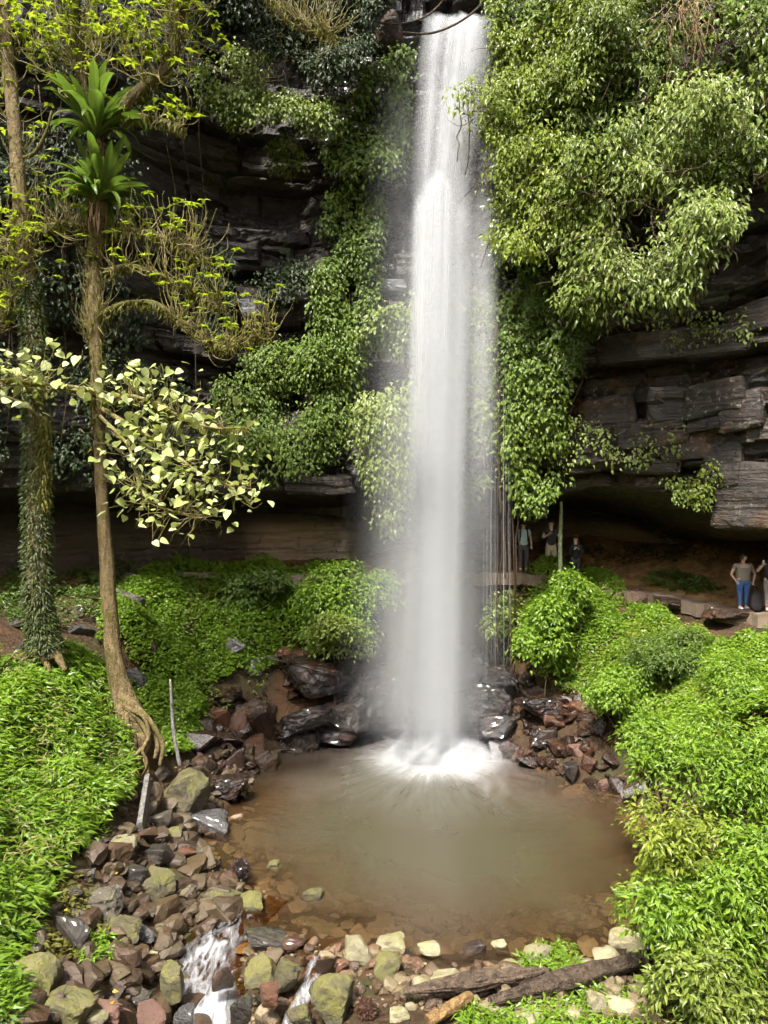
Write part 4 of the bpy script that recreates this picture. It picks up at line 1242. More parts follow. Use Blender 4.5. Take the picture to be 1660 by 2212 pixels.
for q in spots[:290]:
    s = r.uniform(.16, .29)
    M = Matrix.Translation(Vector(q) - T1.location) @ Matrix.Rotation(r.uniform(0, 6.28), 4, 'Z') @ Matrix.Rotation(r.uniform(.1, 1.1), 4, 'Y') @ Matrix.Rotation(r.normal(0, .5), 4, 'X') @ Matrix.Scale(s, 4)
    inst('leaf', HEART[r.integers(0, 4)], M, T1)

# big soft leaves poking out of the left bank
BROAD = plain_mat('broad_leaf', (0.07, 0.14, 0.022), .4, .2, 6, .4)
for i, (dx, dy, lab) in enumerate([(15, 1540, 'pair of broad bright leaves at the left edge of the bank'), (60, 1535, 'single broad bright leaf standing out of the left bank')]):
    b = on_ground(dx, dy + 40)
    root = empty('broad_leaf_plant', b, lab, 'plant')
    mb = MB()
    tip = np.array(U(dx, dy, b.y - .2))
    mb.add(*tube(smooth_path([np.array(b), (np.array(b) + tip) / 2 + [.03, 0, .1], tip], 4), .012, 5))
    mb.build('stem', STEMG, root, True)
    for s in range(2 - i):
        me = HEART[s].copy()
        me.materials.clear()
        me.materials.append(BROAD)
        inst('leaf', me, Matrix.Translation(Vector(tip) - root.location) @ Matrix.Rotation(R(200 + 110 * s), 4, 'Z') @ Matrix.Rotation(.25, 4, 'Y') @ Matrix.Scale(.36, 4), root)

mb = MB()
ex = np.array(spots[290:760])
ex = ex + r.normal(0, .12, ex.shape)
a = r.uniform(0, 6.28, len(ex))
N = nrm(np.array([0, -.35, .8]) + r.normal(0, .35, (len(ex), 3)))
D = np.stack([np.cos(a), np.sin(a), r.uniform(-.8, .1, len(ex))], -1)
D = D - N * (D * N).sum(1, keepdims=True)
ls = r.uniform(.10, .22, len(ex))
leafset(mb, ex, D, N, ls, ls, HEART_T, None, r)
tag(mb.build('small_leaves', leaf_mat('pale_small_leaf', [(0.26, 0.31, 0.08), (0.40, 0.44, 0.16), (0.54, 0.57, 0.28)], .5, .3), T1), None, None, None, 'stuff')

# second tree, its lower trunk wrapped in climbing fern
T2 = empty('fern_clad_tree', U(95, 1400, 18.0), 'leaning tree with lower trunk wrapped in climbing fern', 'tree')
P2, R2 = limb(T2, 'trunk', [(110, 1425, 18, 70), (92, 1370, 18, 52), (82, 1250, 18, 46), (80, 1000, 18.1, 42), (74, 760, 18.2, 38), (60, 600, 18.3, 34), (46, 480, 18.4, 32), (36, 330, 18.5, 29), (24, 200, 18.6, 28), (12, 80, 18.7, 26), (0, -40, 18.8, 24)], BARK, 12, .2, 21)
limb(T2, 'root', [(112, 1400, 17.9, 30), (128, 1425, 17.8, 18), (142, 1450, 17.7, 8)], ROOTB, 8, .25, 22)
limb(T2, 'root', [(96, 1400, 17.9, 26), (100, 1430, 17.7, 18), (108, 1452, 17.6, 8)], ROOTB, 8, .25, 23)
c1, rc1 = limb(T2, 'branch', [(40, 345, 18.5, 12), (75, 330, 18.5, 9), (98, 290, 18.4, 7), (112, 240, 18.4, 5)], BARKM, 8, .25, 24)
c2, rc2 = limb(T2, 'branch', [(60, 600, 18.3, 14), (30, 640, 18.1, 10), (10, 690, 18, 7), (-20, 720, 17.9, 5)], BARKM, 8, .25, 25)
c3, rc3 = limb(T2, 'branch', [(80, 905, 18, 14), (60, 880, 17.8, 10), (20, 860, 17.7, 7), (-30, 850, 17.6, 5)], TWIGY, 8, .25, 26)
mb = MB()
e2 = []
twigs_from(mb, P2[-26:-4], 20, 1.0, r, .4, .016, 1.2, e2)
twigs_from(mb, c2, 30, .9, r, .4, .016, 1.0, e2)
twigs_from(mb, np.array([U(a, b, 18.0) for a, b in [(0, 480), (20, 520), (40, 560), (60, 540), (10, 600)]]), 40, .9, r, .4, .016, 1.1, e2)
tag(mb.build('twigs', TWIGY, T2, True), None, None, None, 'stuff')
mb = MB()
moss_on(mb, P2[-40:], R2[-40:], 500, r)
moss_on(mb, c2, rc2, 350, r)
moss_on(mb, np.array([U(95, b, 17.75) for b in np.linspace(900, 1080, 20)]), np.full(20, .10), 500, r, .2)
tag(mb.build('moss', G_MOSS, T2), None, None, None, 'stuff')
mb = MB()
n = 7000
i = r.integers(3, 30, n)
o = nrm(np.stack([r.normal(0, 1, n), r.normal(-.3, 1, n), r.normal(0, .2, n)], -1))
wob = .6 + .9 * fbm(p3(P2[i][:, 2] * .9, o[:, 0] * 1.2, 3), 3, 7)
p_ = P2[i] + (P2[i + 1] - P2[i]) * r.random((n, 1)) + o * (R2[i] * .85 + .075 * wob)[:, None]
D = o * .8 + np.array([0, 0, -.5]) + r.normal(0, .35, (n, 3))
leafset(mb, p_, D, o * .4 + np.array([0, -.3, .6]) + r.normal(0, .3, (n, 3)), r.uniform(.09, .19, n), .035, LANCE, None, r)
mb.build('climbing_fern', G_HERB if False else leaf_mat('leaf_climbing_fern', [(0.024, 0.036, 0.009), (0.055, 0.075, 0.018), (0.11, 0.13, 0.035)], .5, .3, .3), LAST[id(P2)], False, T2.location)
mb = MB()
for q, d in e2:
    if r.random() < .6:
        m = 4
        a = r.uniform(0, 6.28, m)
        leafset(mb, np.repeat(q[None], m, 0), np.stack([np.cos(a), np.sin(a), 0 * a], -1), np.array([0, -.2, 1]) + r.normal(0, .2, (m, 3)), r.uniform(.12, .22, m), .11, OVATE, None, r)
tag(mb.build('young_leaves', G_LIME, T2), None, None, None, 'stuff')

# yellow twig cluster hanging in from a branch above the frame
T3 = empty('hanging_branch', U(650, -60, 17.5), 'yellow mossy branch tip hanging in at the top middle', 'branch')
k1, rk1 = limb(T3, 'branch', [(550, -60, 17.6, 16), (595, 5, 17.5, 13), (645, 42, 17.4, 10), (690, 55, 17.3, 8), (720, 85, 17.2, 4)], BARKM, 8, .25, 41)
mb = MB()
e3 = []
twigs_from(mb, k1[8:], 44, .85, r, .25, .016, 1.0, e3)
tag(mb.build('twigs', TWIGY, T3, True), None, None, None, 'stuff')
mb = MB()
moss_on(mb, k1, rk1 + .05, 500, r)
tag(mb.build('moss', G_MOSS, T3), None, None, None, 'stuff')

# bird's nest ferns sitting in the tree
FRONDM = NT('nest_fern_frond')
t = FRONDM
oi = t.n('ObjectInfo')
c = t.ramp(oi.outputs['Random'], [(0, (0.04, 0.075, 0.008)), (.6, (0.085, 0.14, 0.015)), (1, (0.18, 0.23, 0.04))])
rib = t.ramp(t.attr('mid'), [(.75, 0.0), (.95, .8)])
c = t.mix(rib, c, (0.05, 0.05, 0.012))
p = t.n('BsdfPrincipled', **{'Base Color': c, 'Roughness': .38, 'Specular IOR Level': .5})
tr = t.n('BsdfTranslucent', Color=(0.16, 0.26, 0.03))
FRONDM = t.done(t.mixsh(.35, p.outputs[0], tr.outputs[0]))
def frond_mesh(arch, wid, seed):
    rr = np.random.default_rng(seed)
    n = 14
    s = np.linspace(0, 1, n)
    ang = R(82) - arch * s ** 1.4
    ds = 1 / (n - 1)
    X = np.concatenate([[0], np.cumsum(np.cos(ang[:-1]) * ds)])
    Z = np.concatenate([[0], np.cumsum(np.sin(ang[:-1]) * ds)])
    w = wid * np.sin(np.pi * np.clip(s * .93 + .05, 0, 1)) ** .6 * (1 + .10 * np.sin(s * 34 + rr.uniform(0, 6)))
    w[-1] = .004
    cs = np.array([-1, -.5, 0, .5, 1])
    V, md = [], []
    for k in range(n):
        for q in cs:
            up = abs(q) * .28 * w[k]
            V.append((X[k] - math.sin(ang[k]) * up, q * w[k], Z[k] + math.cos(ang[k]) * up))
            md.append(1 - abs(q))
    return build('frond', V, grid_faces(n, 5), FRONDM, None, True, {'mid': md}, False)
FRONDS = [frond_mesh(a, w, i) for i, (a, w) in enumerate([(.8, .072), (1.3, .070), (1.8, .064), (2.4, .058), (.5, .074)])]
def nest_fern(label, at, size, n, seed, spread):
    rr = np.random.default_rng(seed)
    root = empty('birds_nest_fern', at, label, 'fern', 'ferns perched in the mossy tree')
    for k in range(n):
        u = k / n
        yaw = k * 2.399 + rr.normal(0, .15)
        tilt = spread * u ** .8 + rr.normal(0, .13)
        s = size * rr.uniform(.6, 1.2)
        M = Matrix.Rotation(yaw, 4, 'Z') @ Matrix.Rotation(tilt, 4, 'Y') @ Matrix.Rotation(rr.normal(0, .25), 4, 'X') @ Matrix.Scale(s, 4)
        inst('frond', FRONDS[min(4, 0 if u < .3 else 1 + int((u - .3) * 4.2)) if u > .12 else 4], M, root)
    mb = MB()
    m = 60
    a = rr.uniform(0, 6.28, m)
    p = np.array(at) + np.stack([np.cos(a) * .16, np.sin(a) * .16, rr.uniform(-.45, .02, m)], -1)
    leafset(mb, p, np.stack([np.cos(a) * .35, np.sin(a) * .35, -np.ones(m)], -1), np.stack([np.cos(a), np.sin(a), 0 * a + .2], -1), rr.uniform(.3, .6, m), .05, LANCE, None, rr)
    tag(mb.build('dead_fronds', leaf_mat('dead_frond', [(0.07, 0.04, 0.015), (0.16, 0.09, 0.035), (0.24, 0.15, 0.06)], .8, .2), root), None, None, None, 'stuff')
nest_fern('lower bright nest fern perched on the broken trunk', U(212, 436, 18.65), 1.5, 64, 5, .85)
nest_fern('upper nest fern with long upright fronds in the fork', U(205, 300, 18.6), 1.7, 40, 6, .5)

# ------------------------------------------------------------------ rocks
def ico(sub):
    bm = bmesh.new()
    bmesh.ops.create_icosphere(bm, subdivisions=sub, radius=1)
    V = np.array([v.co for v in bm.verts])
    F = np.array([[v.index for v in f.verts] for f in bm.faces])
    bm.free()
    return V, F
ICO = {k: ico(k) for k in (1, 2, 3, 4)}

def rock_shape(seed, sub=3, planes=11, noise=.16, soft=10, flat=1.0):
    rr = np.random.default_rng(seed)
    V, F = ICO[sub]
    N = nrm(np.concatenate([rr.normal(0, 1, (planes, 3)), np.array([[0, 0, 1], [0, 0, -1], [1, 0, 0], [-1, 0, 0], [0, -1, 0], [0, 1, 0.]]) + rr.normal(0, .28, (6, 3))]))
    d = np.concatenate([rr.uniform(.72, 1.15, planes), rr.uniform(.6, .9, 6)])
    den = np.maximum(V @ N.T, 1e-3)
    q = d / den
    q = np.minimum(q, 1.35)
    rad = (q ** -soft).sum(1) ** (-1 / soft)
    P = V * rad[:, None]
    P = P / np.abs(P).max(0)
    a = fbm(P * 1.4 + seed, 3, seed % 97) - .5
    b = np.abs(fbm(P * 3.1 + seed * 1.7, 3, seed % 89) - .5)
    P = P * (1 + noise * (2.2 * a - 1.6 * b))[:, None]
    P = P / np.abs(P).max(0)
    return P, F

def block_shape(seed, n=9, noise=.10):
    """a broken sandstone block: flat faces, chipped edges"""
    rr = np.random.default_rng(seed)
    bm = bmesh.new()
    bmesh.ops.create_cube(bm, size=2)
    bmesh.ops.subdivide_edges(bm, edges=bm.edges[:], cuts=n, use_grid_fill=True)
    V = np.array([v_.co for v_ in bm.verts])
    F = np.array([[q.index for q in f.verts] for f in bm.faces])
    bm.free()
    edge = np.sort(np.abs(V), axis=1)[:, 1]
    V = V * (1 - .09 * sstep(.75, 1, edge) * (.3 + 1.2 * fbm(V * 2.3 + seed, 3, seed % 83)))[:, None]
    sh = rr.normal(0, .07, (3, 3))
    np.fill_diagonal(sh, 0)
    V = V + V @ sh
    V = V + (np.stack([fbm(V * 1.6 + seed + 9 * k, 4, 5 + k) for k in range(3)], -1) - .5) * 2 * noise
    st = np.floor((V[:, 2] + .3 * vnoise(V * 1.5, seed % 71)) * rr.uniform(1.2, 2.2))
    V[:, 1] += .16 * (hsh(st.astype(np.int64), st.astype(np.int64) * 0, st.astype(np.int64) * 0, seed) - .5)
    return V, F

def hull_shape(seed, n=11, cuts=0, noise=.07):
    """a broken angular stone"""
    rr = np.random.default_rng(seed)
    p = rr.uniform(-1, 1, (n, 3))
    p = p / (np.abs(p).max(1, keepdims=True) ** .75)
    bm = bmesh.new()
    vs = [bm.verts.new(q) for q in p]
    g = bmesh.ops.convex_hull(bm, input=vs)
    dead = [e for e in g['geom_interior'] if isinstance(e, bmesh.types.BMVert)]
    if dead:
        bmesh.ops.delete(bm, geom=dead, context='VERTS')
    if cuts:
        bmesh.ops.bevel(bm, geom=bm.edges[:], offset=.10, segments=1, affect='EDGES')
        bmesh.ops.triangulate(bm, faces=bm.faces[:])
        if cuts > 1:
            bmesh.ops.subdivide_edges(bm, edges=bm.edges[:], cuts=cuts - 1, use_grid_fill=True)
            bmesh.ops.triangulate(bm, faces=bm.faces[:])
    bm.verts.index_update()
    V = np.array([v_.co for v_ in bm.verts])
    F = np.array([[q.index for q in f.verts] for f in bm.faces])
    bm.free()
    if cuts:
        V = V * (1 + noise * ((fbm(V * 2 + seed, 4, seed % 97) - .5) * 2.4 - np.abs(fbm(V * 3.7 + seed * .7, 4, seed % 61) - .5) * 2.2))[:, None]
    V = V - (V.max(0) + V.min(0)) / 2
    return V / np.abs(V).max(0), F

def box_shape(seed, sub=3, p=5.0, noise=.06):
    V, F = ICO[sub]
    rad = (np.abs(V) ** p).sum(1) ** (-1 / p)
    rad = rad * (1 + noise * (fbm(V * 2.1 + seed, 4, seed % 97) - .5) * 2)
    P = V * rad[:, None]
    return P / np.abs(P).max(0), F

MOSS_C = (0.12, 0.115, 0.028)
RM = {
    'olive': rock_mat('rock_olive', (0.045, 0.038, 0.02), (0.14, 0.115, 0.06), None, MOSS_C, .75, (.45, .8)),
    'mossy': rock_mat('rock_mossy', (0.05, 0.045, 0.025), (0.17, 0.15, 0.075), None, (0.145, 0.135, 0.035), .95, (.5, .85)),
    'tan': rock_mat('rock_tan', (0.15, 0.13, 0.07), (0.36, 0.32, 0.20), None, (0.20, 0.185, 0.06), .6, (.5, .85)),
    'pale': rock_mat('rock_pale', (0.15, 0.13, 0.075), (0.34, 0.30, 0.19), None, (0.30, 0.28, 0.10), .5, (.5, .85)),
    'grey': rock_mat('rock_grey', (0.040, 0.034, 0.026), (0.125, 0.105, 0.078), None, (0.13, 0.13, 0.05), .35, (.3, .7), spots=(.4, .38, .3)),
    'brown': rock_mat('rock_brown', (0.018, 0.011, 0.007), (0.062, 0.038, 0.021), (0.075, 0.032, 0.013), None, 0, (.18, .5), coat=.25),
    'rust': rock_mat('rock_rust', (0.04, 0.016, 0.008), (0.12, 0.050, 0.023), (0.14, 0.065, 0.035), None, 0, (.2, .55), coat=.2),
    'wet': rock_mat('rock_wet', (0.008, 0.006, 0.005), (0.028, 0.019, 0.015), (0.045, 0.015, 0.008), None, 0, (.08, .32), layer=True, coat=.9),
    'slate': rock_mat('rock_slate', (0.028, 0.026, 0.025), (0.10, 0.092, 0.086), None, None, 0, (.15, .45), layer=True, coat=.5),
    'glint': rock_mat('rock_glint', (0.10, 0.09, 0.09), (0.32, 0.30, 0.30), None, None, 0, (.15, .4), layer=True, coat=.6),
    'dark': rock_mat('rock_dark', (0.016, 0.013, 0.010), (0.06, 0.048, 0.035), None, (0.08, 0.08, 0.02), .3, (.25, .6), coat=.2),
    'red': rock_mat('rock_red', (0.07, 0.036, 0.024), (0.20, 0.11, 0.08), None, (0.16, 0.15, 0.05), .25, (.35, .7)),
}

def rock_at(dx, dy, w, h, kind, label, seed, depth=.8, tilt=0.0, z=None, sub=3, planes=10, group='stones round the pool', name='stone', soft=10):
    base = on_ground(dx, dy + h * .28)
    if base.z < -.02 and z is None:
        base = on_plane(dx, dy + h * .28, -.02)
    if z is not None:
        base = on_plane(dx, dy + h * .28, z)
    m = m_per(base.y)
    hh = h * m * .86
    S = np.array([w * m / 2, w * m / 2 * depth, hh / 2]) * 1.06
    P, F = hull_shape(seed, 13 if w < 90 else 17, 4 if w < 60 else 6, .10 if w < 90 else .16) if kind in ('wet', 'brown', 'rust', 'dark', 'slate', 'glint', 'red', 'grey') else rock_shape(seed, sub, planes, soft=soft)
    a = np.random.default_rng(seed).uniform(0, .5) + tilt
    P = P * S
    ca, sa = math.cos(tilt), math.sin(tilt)
    P = np.stack([P[:, 0] * ca - P[:, 2] * sa, P[:, 1], P[:, 0] * sa + P[:, 2] * ca], -1)
    o = build(name, P, F, RM[kind], None, False)
    o.location = (base.x, base.y - S[1] * .35, base.z + hh * .34) if kind == 'wet' else (base.x, base.y + S[1] * .25, base.z + hh * .22)
    return tag(o, label, 'rock', group)

ROCKS = [
 (390, 1716, 124, 118, 'olive', 'big boulder with a yellow moss stripe below the roots'),
 (450, 1781, 88, 62, 'slate', 'wet grey wedge of rock at the pool edge'),
 (491, 1697, 104, 52, 'wet', 'low dark wet slab beside the mossy boulder'),
 (556, 1560, 92, 112, 'brown', 'tall angular brown block on the far left shore'),
 (512, 1560, 44, 66, 'rust', 'narrow rusty stone left of the angular block'),
 (474, 1547, 54, 54, 'rust', 'squat rusty stone at the foot of the herbs'),
 (640, 1598, 96, 58, 'brown', 'broad brown stone at the far waterline'),
 (600, 1560, 60, 70, 'brown', 'brown stone leaning behind the angular block'),
 (690, 1466, 220, 150, 'wet', 'huge slanting red-black slab wet from the spray'),
 (640, 1420, 90, 70, 'rust', 'rusty upper end of the big wet slab'),
 (725, 1582, 95, 42, 'wet', 'dark wet rock lying along the far waterline'),
 (762, 1536, 60, 46, 'wet', 'lumpy black rock between slab and falls'),
 (800, 1495, 150, 150, 'wet', 'black spray-soaked rock just left of the falls'),
 (740, 1545, 110, 80, 'wet', 'glossy black boulder at the left foot of the falls'),
 (830, 1560, 90, 60, 'wet', 'low black rock at the foot of the falls'),
 (1150, 1580, 90, 70, 'wet', 'glossy dark boulder on the right shore'),
 (1010, 1585, 60, 50, 'wet', 'black rock touching the right of the splash'),
 (860, 1450, 110, 130, 'wet', 'dim wet rock behind the falling water'),
 (780, 1405, 130, 90, 'wet', 'dark rock ledge under the rounded shrub'),
 (690, 1540, 150, 80, 'wet', 'black slab below the huge slanting one'),
 (930, 1500, 120, 120, 'wet', 'black rock half lost in the falling water'),
 (1000, 1440, 110, 110, 'wet', 'dark rock behind the side curtain of water'),
 (1075, 1570, 80, 60, 'wet', 'low black rock between ribbed rock and shore'),
 (450, 1600, 60, 46, 'brown', 'brown stone behind the dark wet slab'),
 (430, 1650, 70, 44, 'brown', 'flat brown stone behind the striped boulder'),
 (560, 1640, 80, 60, 'brown', 'reddish brown block in the left shallows'),
 (1040, 1530, 110, 130, 'wet', 'ribbed black rock right of the falls'),
 (1111, 1488, 130, 110, 'wet', 'dark wedge of rock under the hanging roots'),
 (1160, 1530, 90, 70, 'wet', 'jagged black rock above the right shore'),
 (1088, 1618, 54, 56, 'glint', 'small glistening white rock at the right of the splash'),
 (1277, 1570, 58, 38, 'brown', 'brown stone under the right bank greenery'),
 (1251, 1528, 44, 38, 'rust', 'orange stone among roots on the right shore'),
 (1205, 1562, 56, 44, 'rust', 'rusty stone on the right shore rubble'),
 (1243, 1622, 48, 42, 'red', 'pinkish wet stone at the right shore'),
 (1236, 1663, 44, 52, 'wet', 'upright dark ribbed stone in the right shallows'),
 (1311, 1697, 38, 38, 'red', 'small pink stone at the right waterline'),
 (1180, 1610, 60, 44, 'brown', 'dark brown stone beside the glistening rock'),
 (480, 1385, 92, 52, 'glint', 'shiny pale jagged rock sunk in the left herbs'),
 (548, 1440, 42, 50, 'glint', 'smaller shiny rock in the herbs near the slab'),
 (436, 1392, 22, 26, 'glint', 'tiny shiny rock beside the jagged pale one'),
 (550, 1385, 44, 26, 'grey', 'grey stone right of the shiny jagged rock'),
 (296, 1468, 46, 62, 'slate', 'dark grey boulder touching the mossy trunk'),
 (268, 1300, 84, 66, 'grey', 'grey boulder behind the mossy trunk'),
 (175, 1362, 54, 32, 'slate', 'flat grey slab between the two trees'),
 (175, 1318, 60, 40, 'brown', 'brown rock on the path between the two trees'),
 (20, 1400, 70, 44, 'brown', 'brown stone at the left edge behind the fern-clad tree'),
 (25, 1340, 60, 36, 'dark', 'dark stone at the left edge below the wall'),
 (320, 1400, 40, 50, 'brown', 'small brown rock poking from the herbs'),
 (375, 1488, 26, 34, 'dark', 'dark little rock behind the bare stick'),
 (262, 1826, 68, 42, 'tan', 'oblong tan stone at the grass edge'),
 (187, 1894, 32, 44, 'slate', 'small smooth blue-grey stone by the grass'),
 (157, 1933, 48, 48, 'dark', 'dark stone half in the grass'),
 (217, 1955, 90, 78, 'grey', 'large speckled grey boulder near the grass'),
 (262, 2010, 82, 84, 'olive', 'green-topped boulder in front of the speckled one'),
 (354, 2004, 50, 46, 'olive', 'round stone at the muddy stream side'),
 (326, 1914, 92, 72, 'olive', 'flat sloping olive boulder in the left stone bank'),
 (476, 1944, 92, 56, 'olive', 'flat stone with mossy rim where the stream starts'),
 (541, 1953, 56, 52, 'mossy', 'yellow mossy stone at the pool outlet'),
 (403, 1929, 42, 48, 'olive', 'roundish olive stone beside the flat ones'),
 (405, 1846, 54, 38, 'rust', 'rust brown stone on the left shore'),
 (430, 1850, 32, 54, 'grey', 'upright grey stone next to the rusty one'),
 (376, 1805, 44, 40, 'olive', 'small olive stone below the big boulder'),
 (345, 1775, 50, 44, 'dark', 'dark stone wedged beside the grey plank'),
 (340, 1850, 70, 50, 'dark', 'dark flat stone in the middle of the left bank'),
 (290, 1890, 60, 50, 'dark', 'dark stone above the speckled boulder'),
 (150, 2023, 84, 92, 'dark', 'dark boulder with yellow seedlings by the grass'),
 (67, 2125, 124, 140, 'mossy', 'large mossy boulder in the lower left corner'),
 (139, 2182, 116, 100, 'mossy', 'mossy boulder at the bottom edge left'),
 (375, 2120, 64, 98, 'mossy', 'tall mossy stone left of the white water'),
 (195, 2150, 54, 58, 'olive', 'olive stone between the two mossy boulders'),
 (296, 2152, 66, 38, 'grey', 'flat grey stone at the lower left'),
 (259, 2113, 50, 38, 'olive', 'low brownish stone in wet gravel'),
 (482, 2105, 48, 68, 'brown', 'brown stone standing in the white water'),
 (562, 2105, 68, 86, 'mossy', 'smooth green mossy stone right of the white water'),
 (570, 2034, 90, 50, 'dark', 'dark flat rock splitting the outflow'),
 (519, 2180, 54, 66, 'dark', 'dark rock at the right of the lower rapid'),
 (397, 2192, 42, 50, 'slate', 'dark rock at the left of the lower rapid'),
 (326, 2064, 28, 20, 'pale', 'small pale stone on brown mud'),
 (311, 2019, 44, 36, 'slate', 'grey slaty stone by the green-topped boulder'),
 (195, 2090, 22, 24, 'slate', 'little violet-grey pebble in the weeds'),
 (326, 2190, 70, 50, 'red', 'reddish flat stone at the bottom left'),
 (236, 2186, 76, 58, 'red', 'dull red slab at the bottom edge'),
 (205, 2205, 50, 40, 'tan', 'tan stone beside the dull red slab'),
 (592, 1871, 36, 20, 'olive', 'rounded grey stone breaking the pool surface'),
 (676, 1935, 42, 28, 'olive', 'dark stone with white top in the shallows'),
 (770, 2056, 76, 78, 'tan', 'large tan stone at the pool rim'),
 (841, 2040, 68, 46, 'tan', 'olive tan stone behind the egg-shaped one'),
 (835, 2094, 64, 72, 'mossy', 'egg-shaped mossy stone at the pool rim'),
 (717, 2160, 104, 116, 'mossy', 'big square mossy block at the bottom centre'),
 (963, 2120, 66, 62, 'tan', 'tan rounded stone behind the pale log'),
 (916, 2134, 48, 44, 'tan', 'pointed tan stone left of the rounded one'),
 (929, 2053, 52, 42, 'pale', 'pale angular stone tilted in the shallows'),
 (1024, 2122, 48, 26, 'tan', 'low tan stone just above the pale log'),
 (1083, 2107, 64, 34, 'tan', 'broad tan stone above the pale log'),
 (1101, 2083, 30, 24, 'tan', 'small rounded stone at the near waterline'),
 (878, 2152, 32, 34, 'olive', 'small olive stone left of the log end'),
 (702, 2087, 42, 58, 'brown', 'upright brown stone beside the tan one'),
 (742, 2085, 30, 34, 'rust', 'small rust stone under the large tan one'),
 (616, 2107, 64, 84, 'olive', 'leaning grey-green stone beside the mossy smooth one'),
 (582, 2150, 44, 62, 'rust', 'red-brown slab leaning under the mossy stone'),
 (635, 2040, 46, 36, 'rust', 'rounded red stone near the outlet'),
 (665, 2073, 32, 42, 'rust', 'orange block standing among the foreground stones'),
 (735, 2125, 50, 26, 'red', 'pale pink stone on the mossy block edge'),
 (1024, 2049, 50, 38, 'brown', 'square brown stone under shallow water'),
 (1082, 2043, 40, 16, 'pale', 'white-topped stone just breaking the near water'),
 (1165, 2067, 62, 56, 'tan', 'tan block at the near rim beside grass'),
 (1350, 2033, 66, 50, 'tan', 'big tan stone half under water by the shrubs'),
 (1382, 2056, 72, 48, 'tan', 'mossy tan stone under the near shrubs'),
 (1315, 2070, 62, 54, 'pale', 'pale pyramid stone behind the long log'),
 (1247, 2090, 64, 34, 'tan', 'low tan stone among the grass tufts'),
 (1292, 2172, 60, 62, 'pale', 'pale boulder in front of the long log'),
 (1345, 2180, 64, 52, 'pale', 'second pale boulder in front of the long log'),
 (1146, 2203, 80, 46, 'pale', 'pale flat stone at the bottom edge'),
 (1168, 2148, 64, 38, 'pale', 'pale stone wedged between the two logs'),
 (1240, 2195, 54, 40, 'tan', 'tan stone at the bottom between pale ones'),
 (860, 2195, 50, 40, 'tan', 'tan stone beside the brown root ball'),
 (650, 2195, 60, 46, 'olive', 'olive stone at the bottom edge by the runnel'),
 (1390, 2150, 56, 46, 'tan', 'tan stone under the corner shrub'),
]
for i, (dx, dy, w, h, kd, lab) in enumerate(ROCKS):
    rock_at(dx, dy, w, h, kd, lab, 200 + i * 3, sub=4 if w * h > 6000 else 3, soft=20 if kd in ('tan', 'mossy', 'pale') else 45,
            planes=9 if kd in ('tan', 'mossy', 'pale') else 5, tilt=random.uniform(-.2, .2))

# smaller stones and gravel nobody would count
def rubble(name, label, poly, n, size, cols, seed, sink=.25, tall=.6, worn=.0):
    rr = np.random.default_rng(seed)
    W = world_poly(poly)
    c = poly_sample(W, n, rr)
    m = len(c)
    V = np.zeros((0, 3))
    hulls = [rock_shape(900 + k, 2, 4, .15, 15) if k < 14 * worn else hull_shape(900 + k, 9 + k % 6, 1, .12) for k in range(14)]
    k = rr.integers(0, 14, m)
    s = size[0] + (size[1] - size[0]) * rr.random(m) ** 3.0
    sc = np.stack([s, s * rr.uniform(.5, 1, m), s * rr.uniform(.3, .8, m) * tall / .6], -1)
    a = rr.uniform(0, 6.28, m)
    b = rr.normal(0, .35, m)
    g = h_ground(c[:, 0], c[:, 1]) + sc[:, 2] * (1 - 2 * sink)
    rnd = rr.random(m)
    mb = MB()
    for i in range(m):
        P, F = hulls[k[i]]
        P = P * sc[i]
        X = P[:, 0] * math.cos(b[i]) - P[:, 2] * math.sin(b[i])
        Z = P[:, 0] * math.sin(b[i]) + P[:, 2] * math.cos(b[i])
        mb.add(np.stack([X * math.cos(a[i]) - P[:, 1] * math.sin(a[i]) + c[i, 0], X * math.sin(a[i]) + P[:, 1] * math.cos(a[i]) + c[i, 1], Z + g[i]], -1), F, rnd=rnd[i])
    t = NT(name + '_mat')
    v = t.coord('Object')
    q = t.attr('rnd')
    cc = t.ramp(q, [(i / (len(cols) - 1), x) for i, x in enumerate(cols)])
    nn = t.noise(v, 14, 5, .65)
    cc = t.mix(t.ramp(nn, [(.35, 0.0), (.7, .5)]), cc, tuple(min(1, x * 1.7) for x in cols[len(cols) // 2]))
    p = t.n('BsdfPrincipled', **{'Base Color': cc, 'Roughness': t.ramp(nn, [(.3, .12 if cols is BRN else .3), (.7, .45 if cols is BRN else .7)]), 'Specular IOR Level': .5})
    t.t.links.new(t.bump(nn, .8, .04), p.inputs['Normal'])
    o = mb.build(name, t.done(p.outputs[0]))
    return tag(o, label, None, None, 'stuff')

BRN = [(0.008, 0.006, 0.005), (0.018, 0.011, 0.008), (0.036, 0.016, 0.009), (0.022, 0.018, 0.015), (0.055, 0.023, 0.011)]
MIX = [(0.014, 0.010, 0.006), (0.034, 0.022, 0.012), (0.064, 0.046, 0.020), (0.050, 0.027, 0.014), (0.052, 0.043, 0.028), (0.10, 0.075, 0.038)]
TANMIX = [(0.025, 0.018, 0.011), (0.06, 0.042, 0.022), (0.13, 0.11, 0.055), (0.10, 0.05, 0.028), (0.17, 0.145, 0.08), (0.24, 0.21, 0.13)]
Z_LEFT = [(300, 1690), (440, 1640), (560, 1620), (600, 1640), (500, 1740), (450, 1800), (440, 1840), (520, 1920), (555, 1960), (500, 2000), (420, 2050), (420, 2240), (0, 2240), (60, 2060), (100, 1970), (150, 1880), (230, 1815), (280, 1720)]
Z_FAR = [(440, 1490), (600, 1450), (620, 1390), (700, 1380), (850, 1400), (880, 1585), (780, 1600), (600, 1632), (520, 1685), (440, 1660), (385, 1640), (440, 1560)]
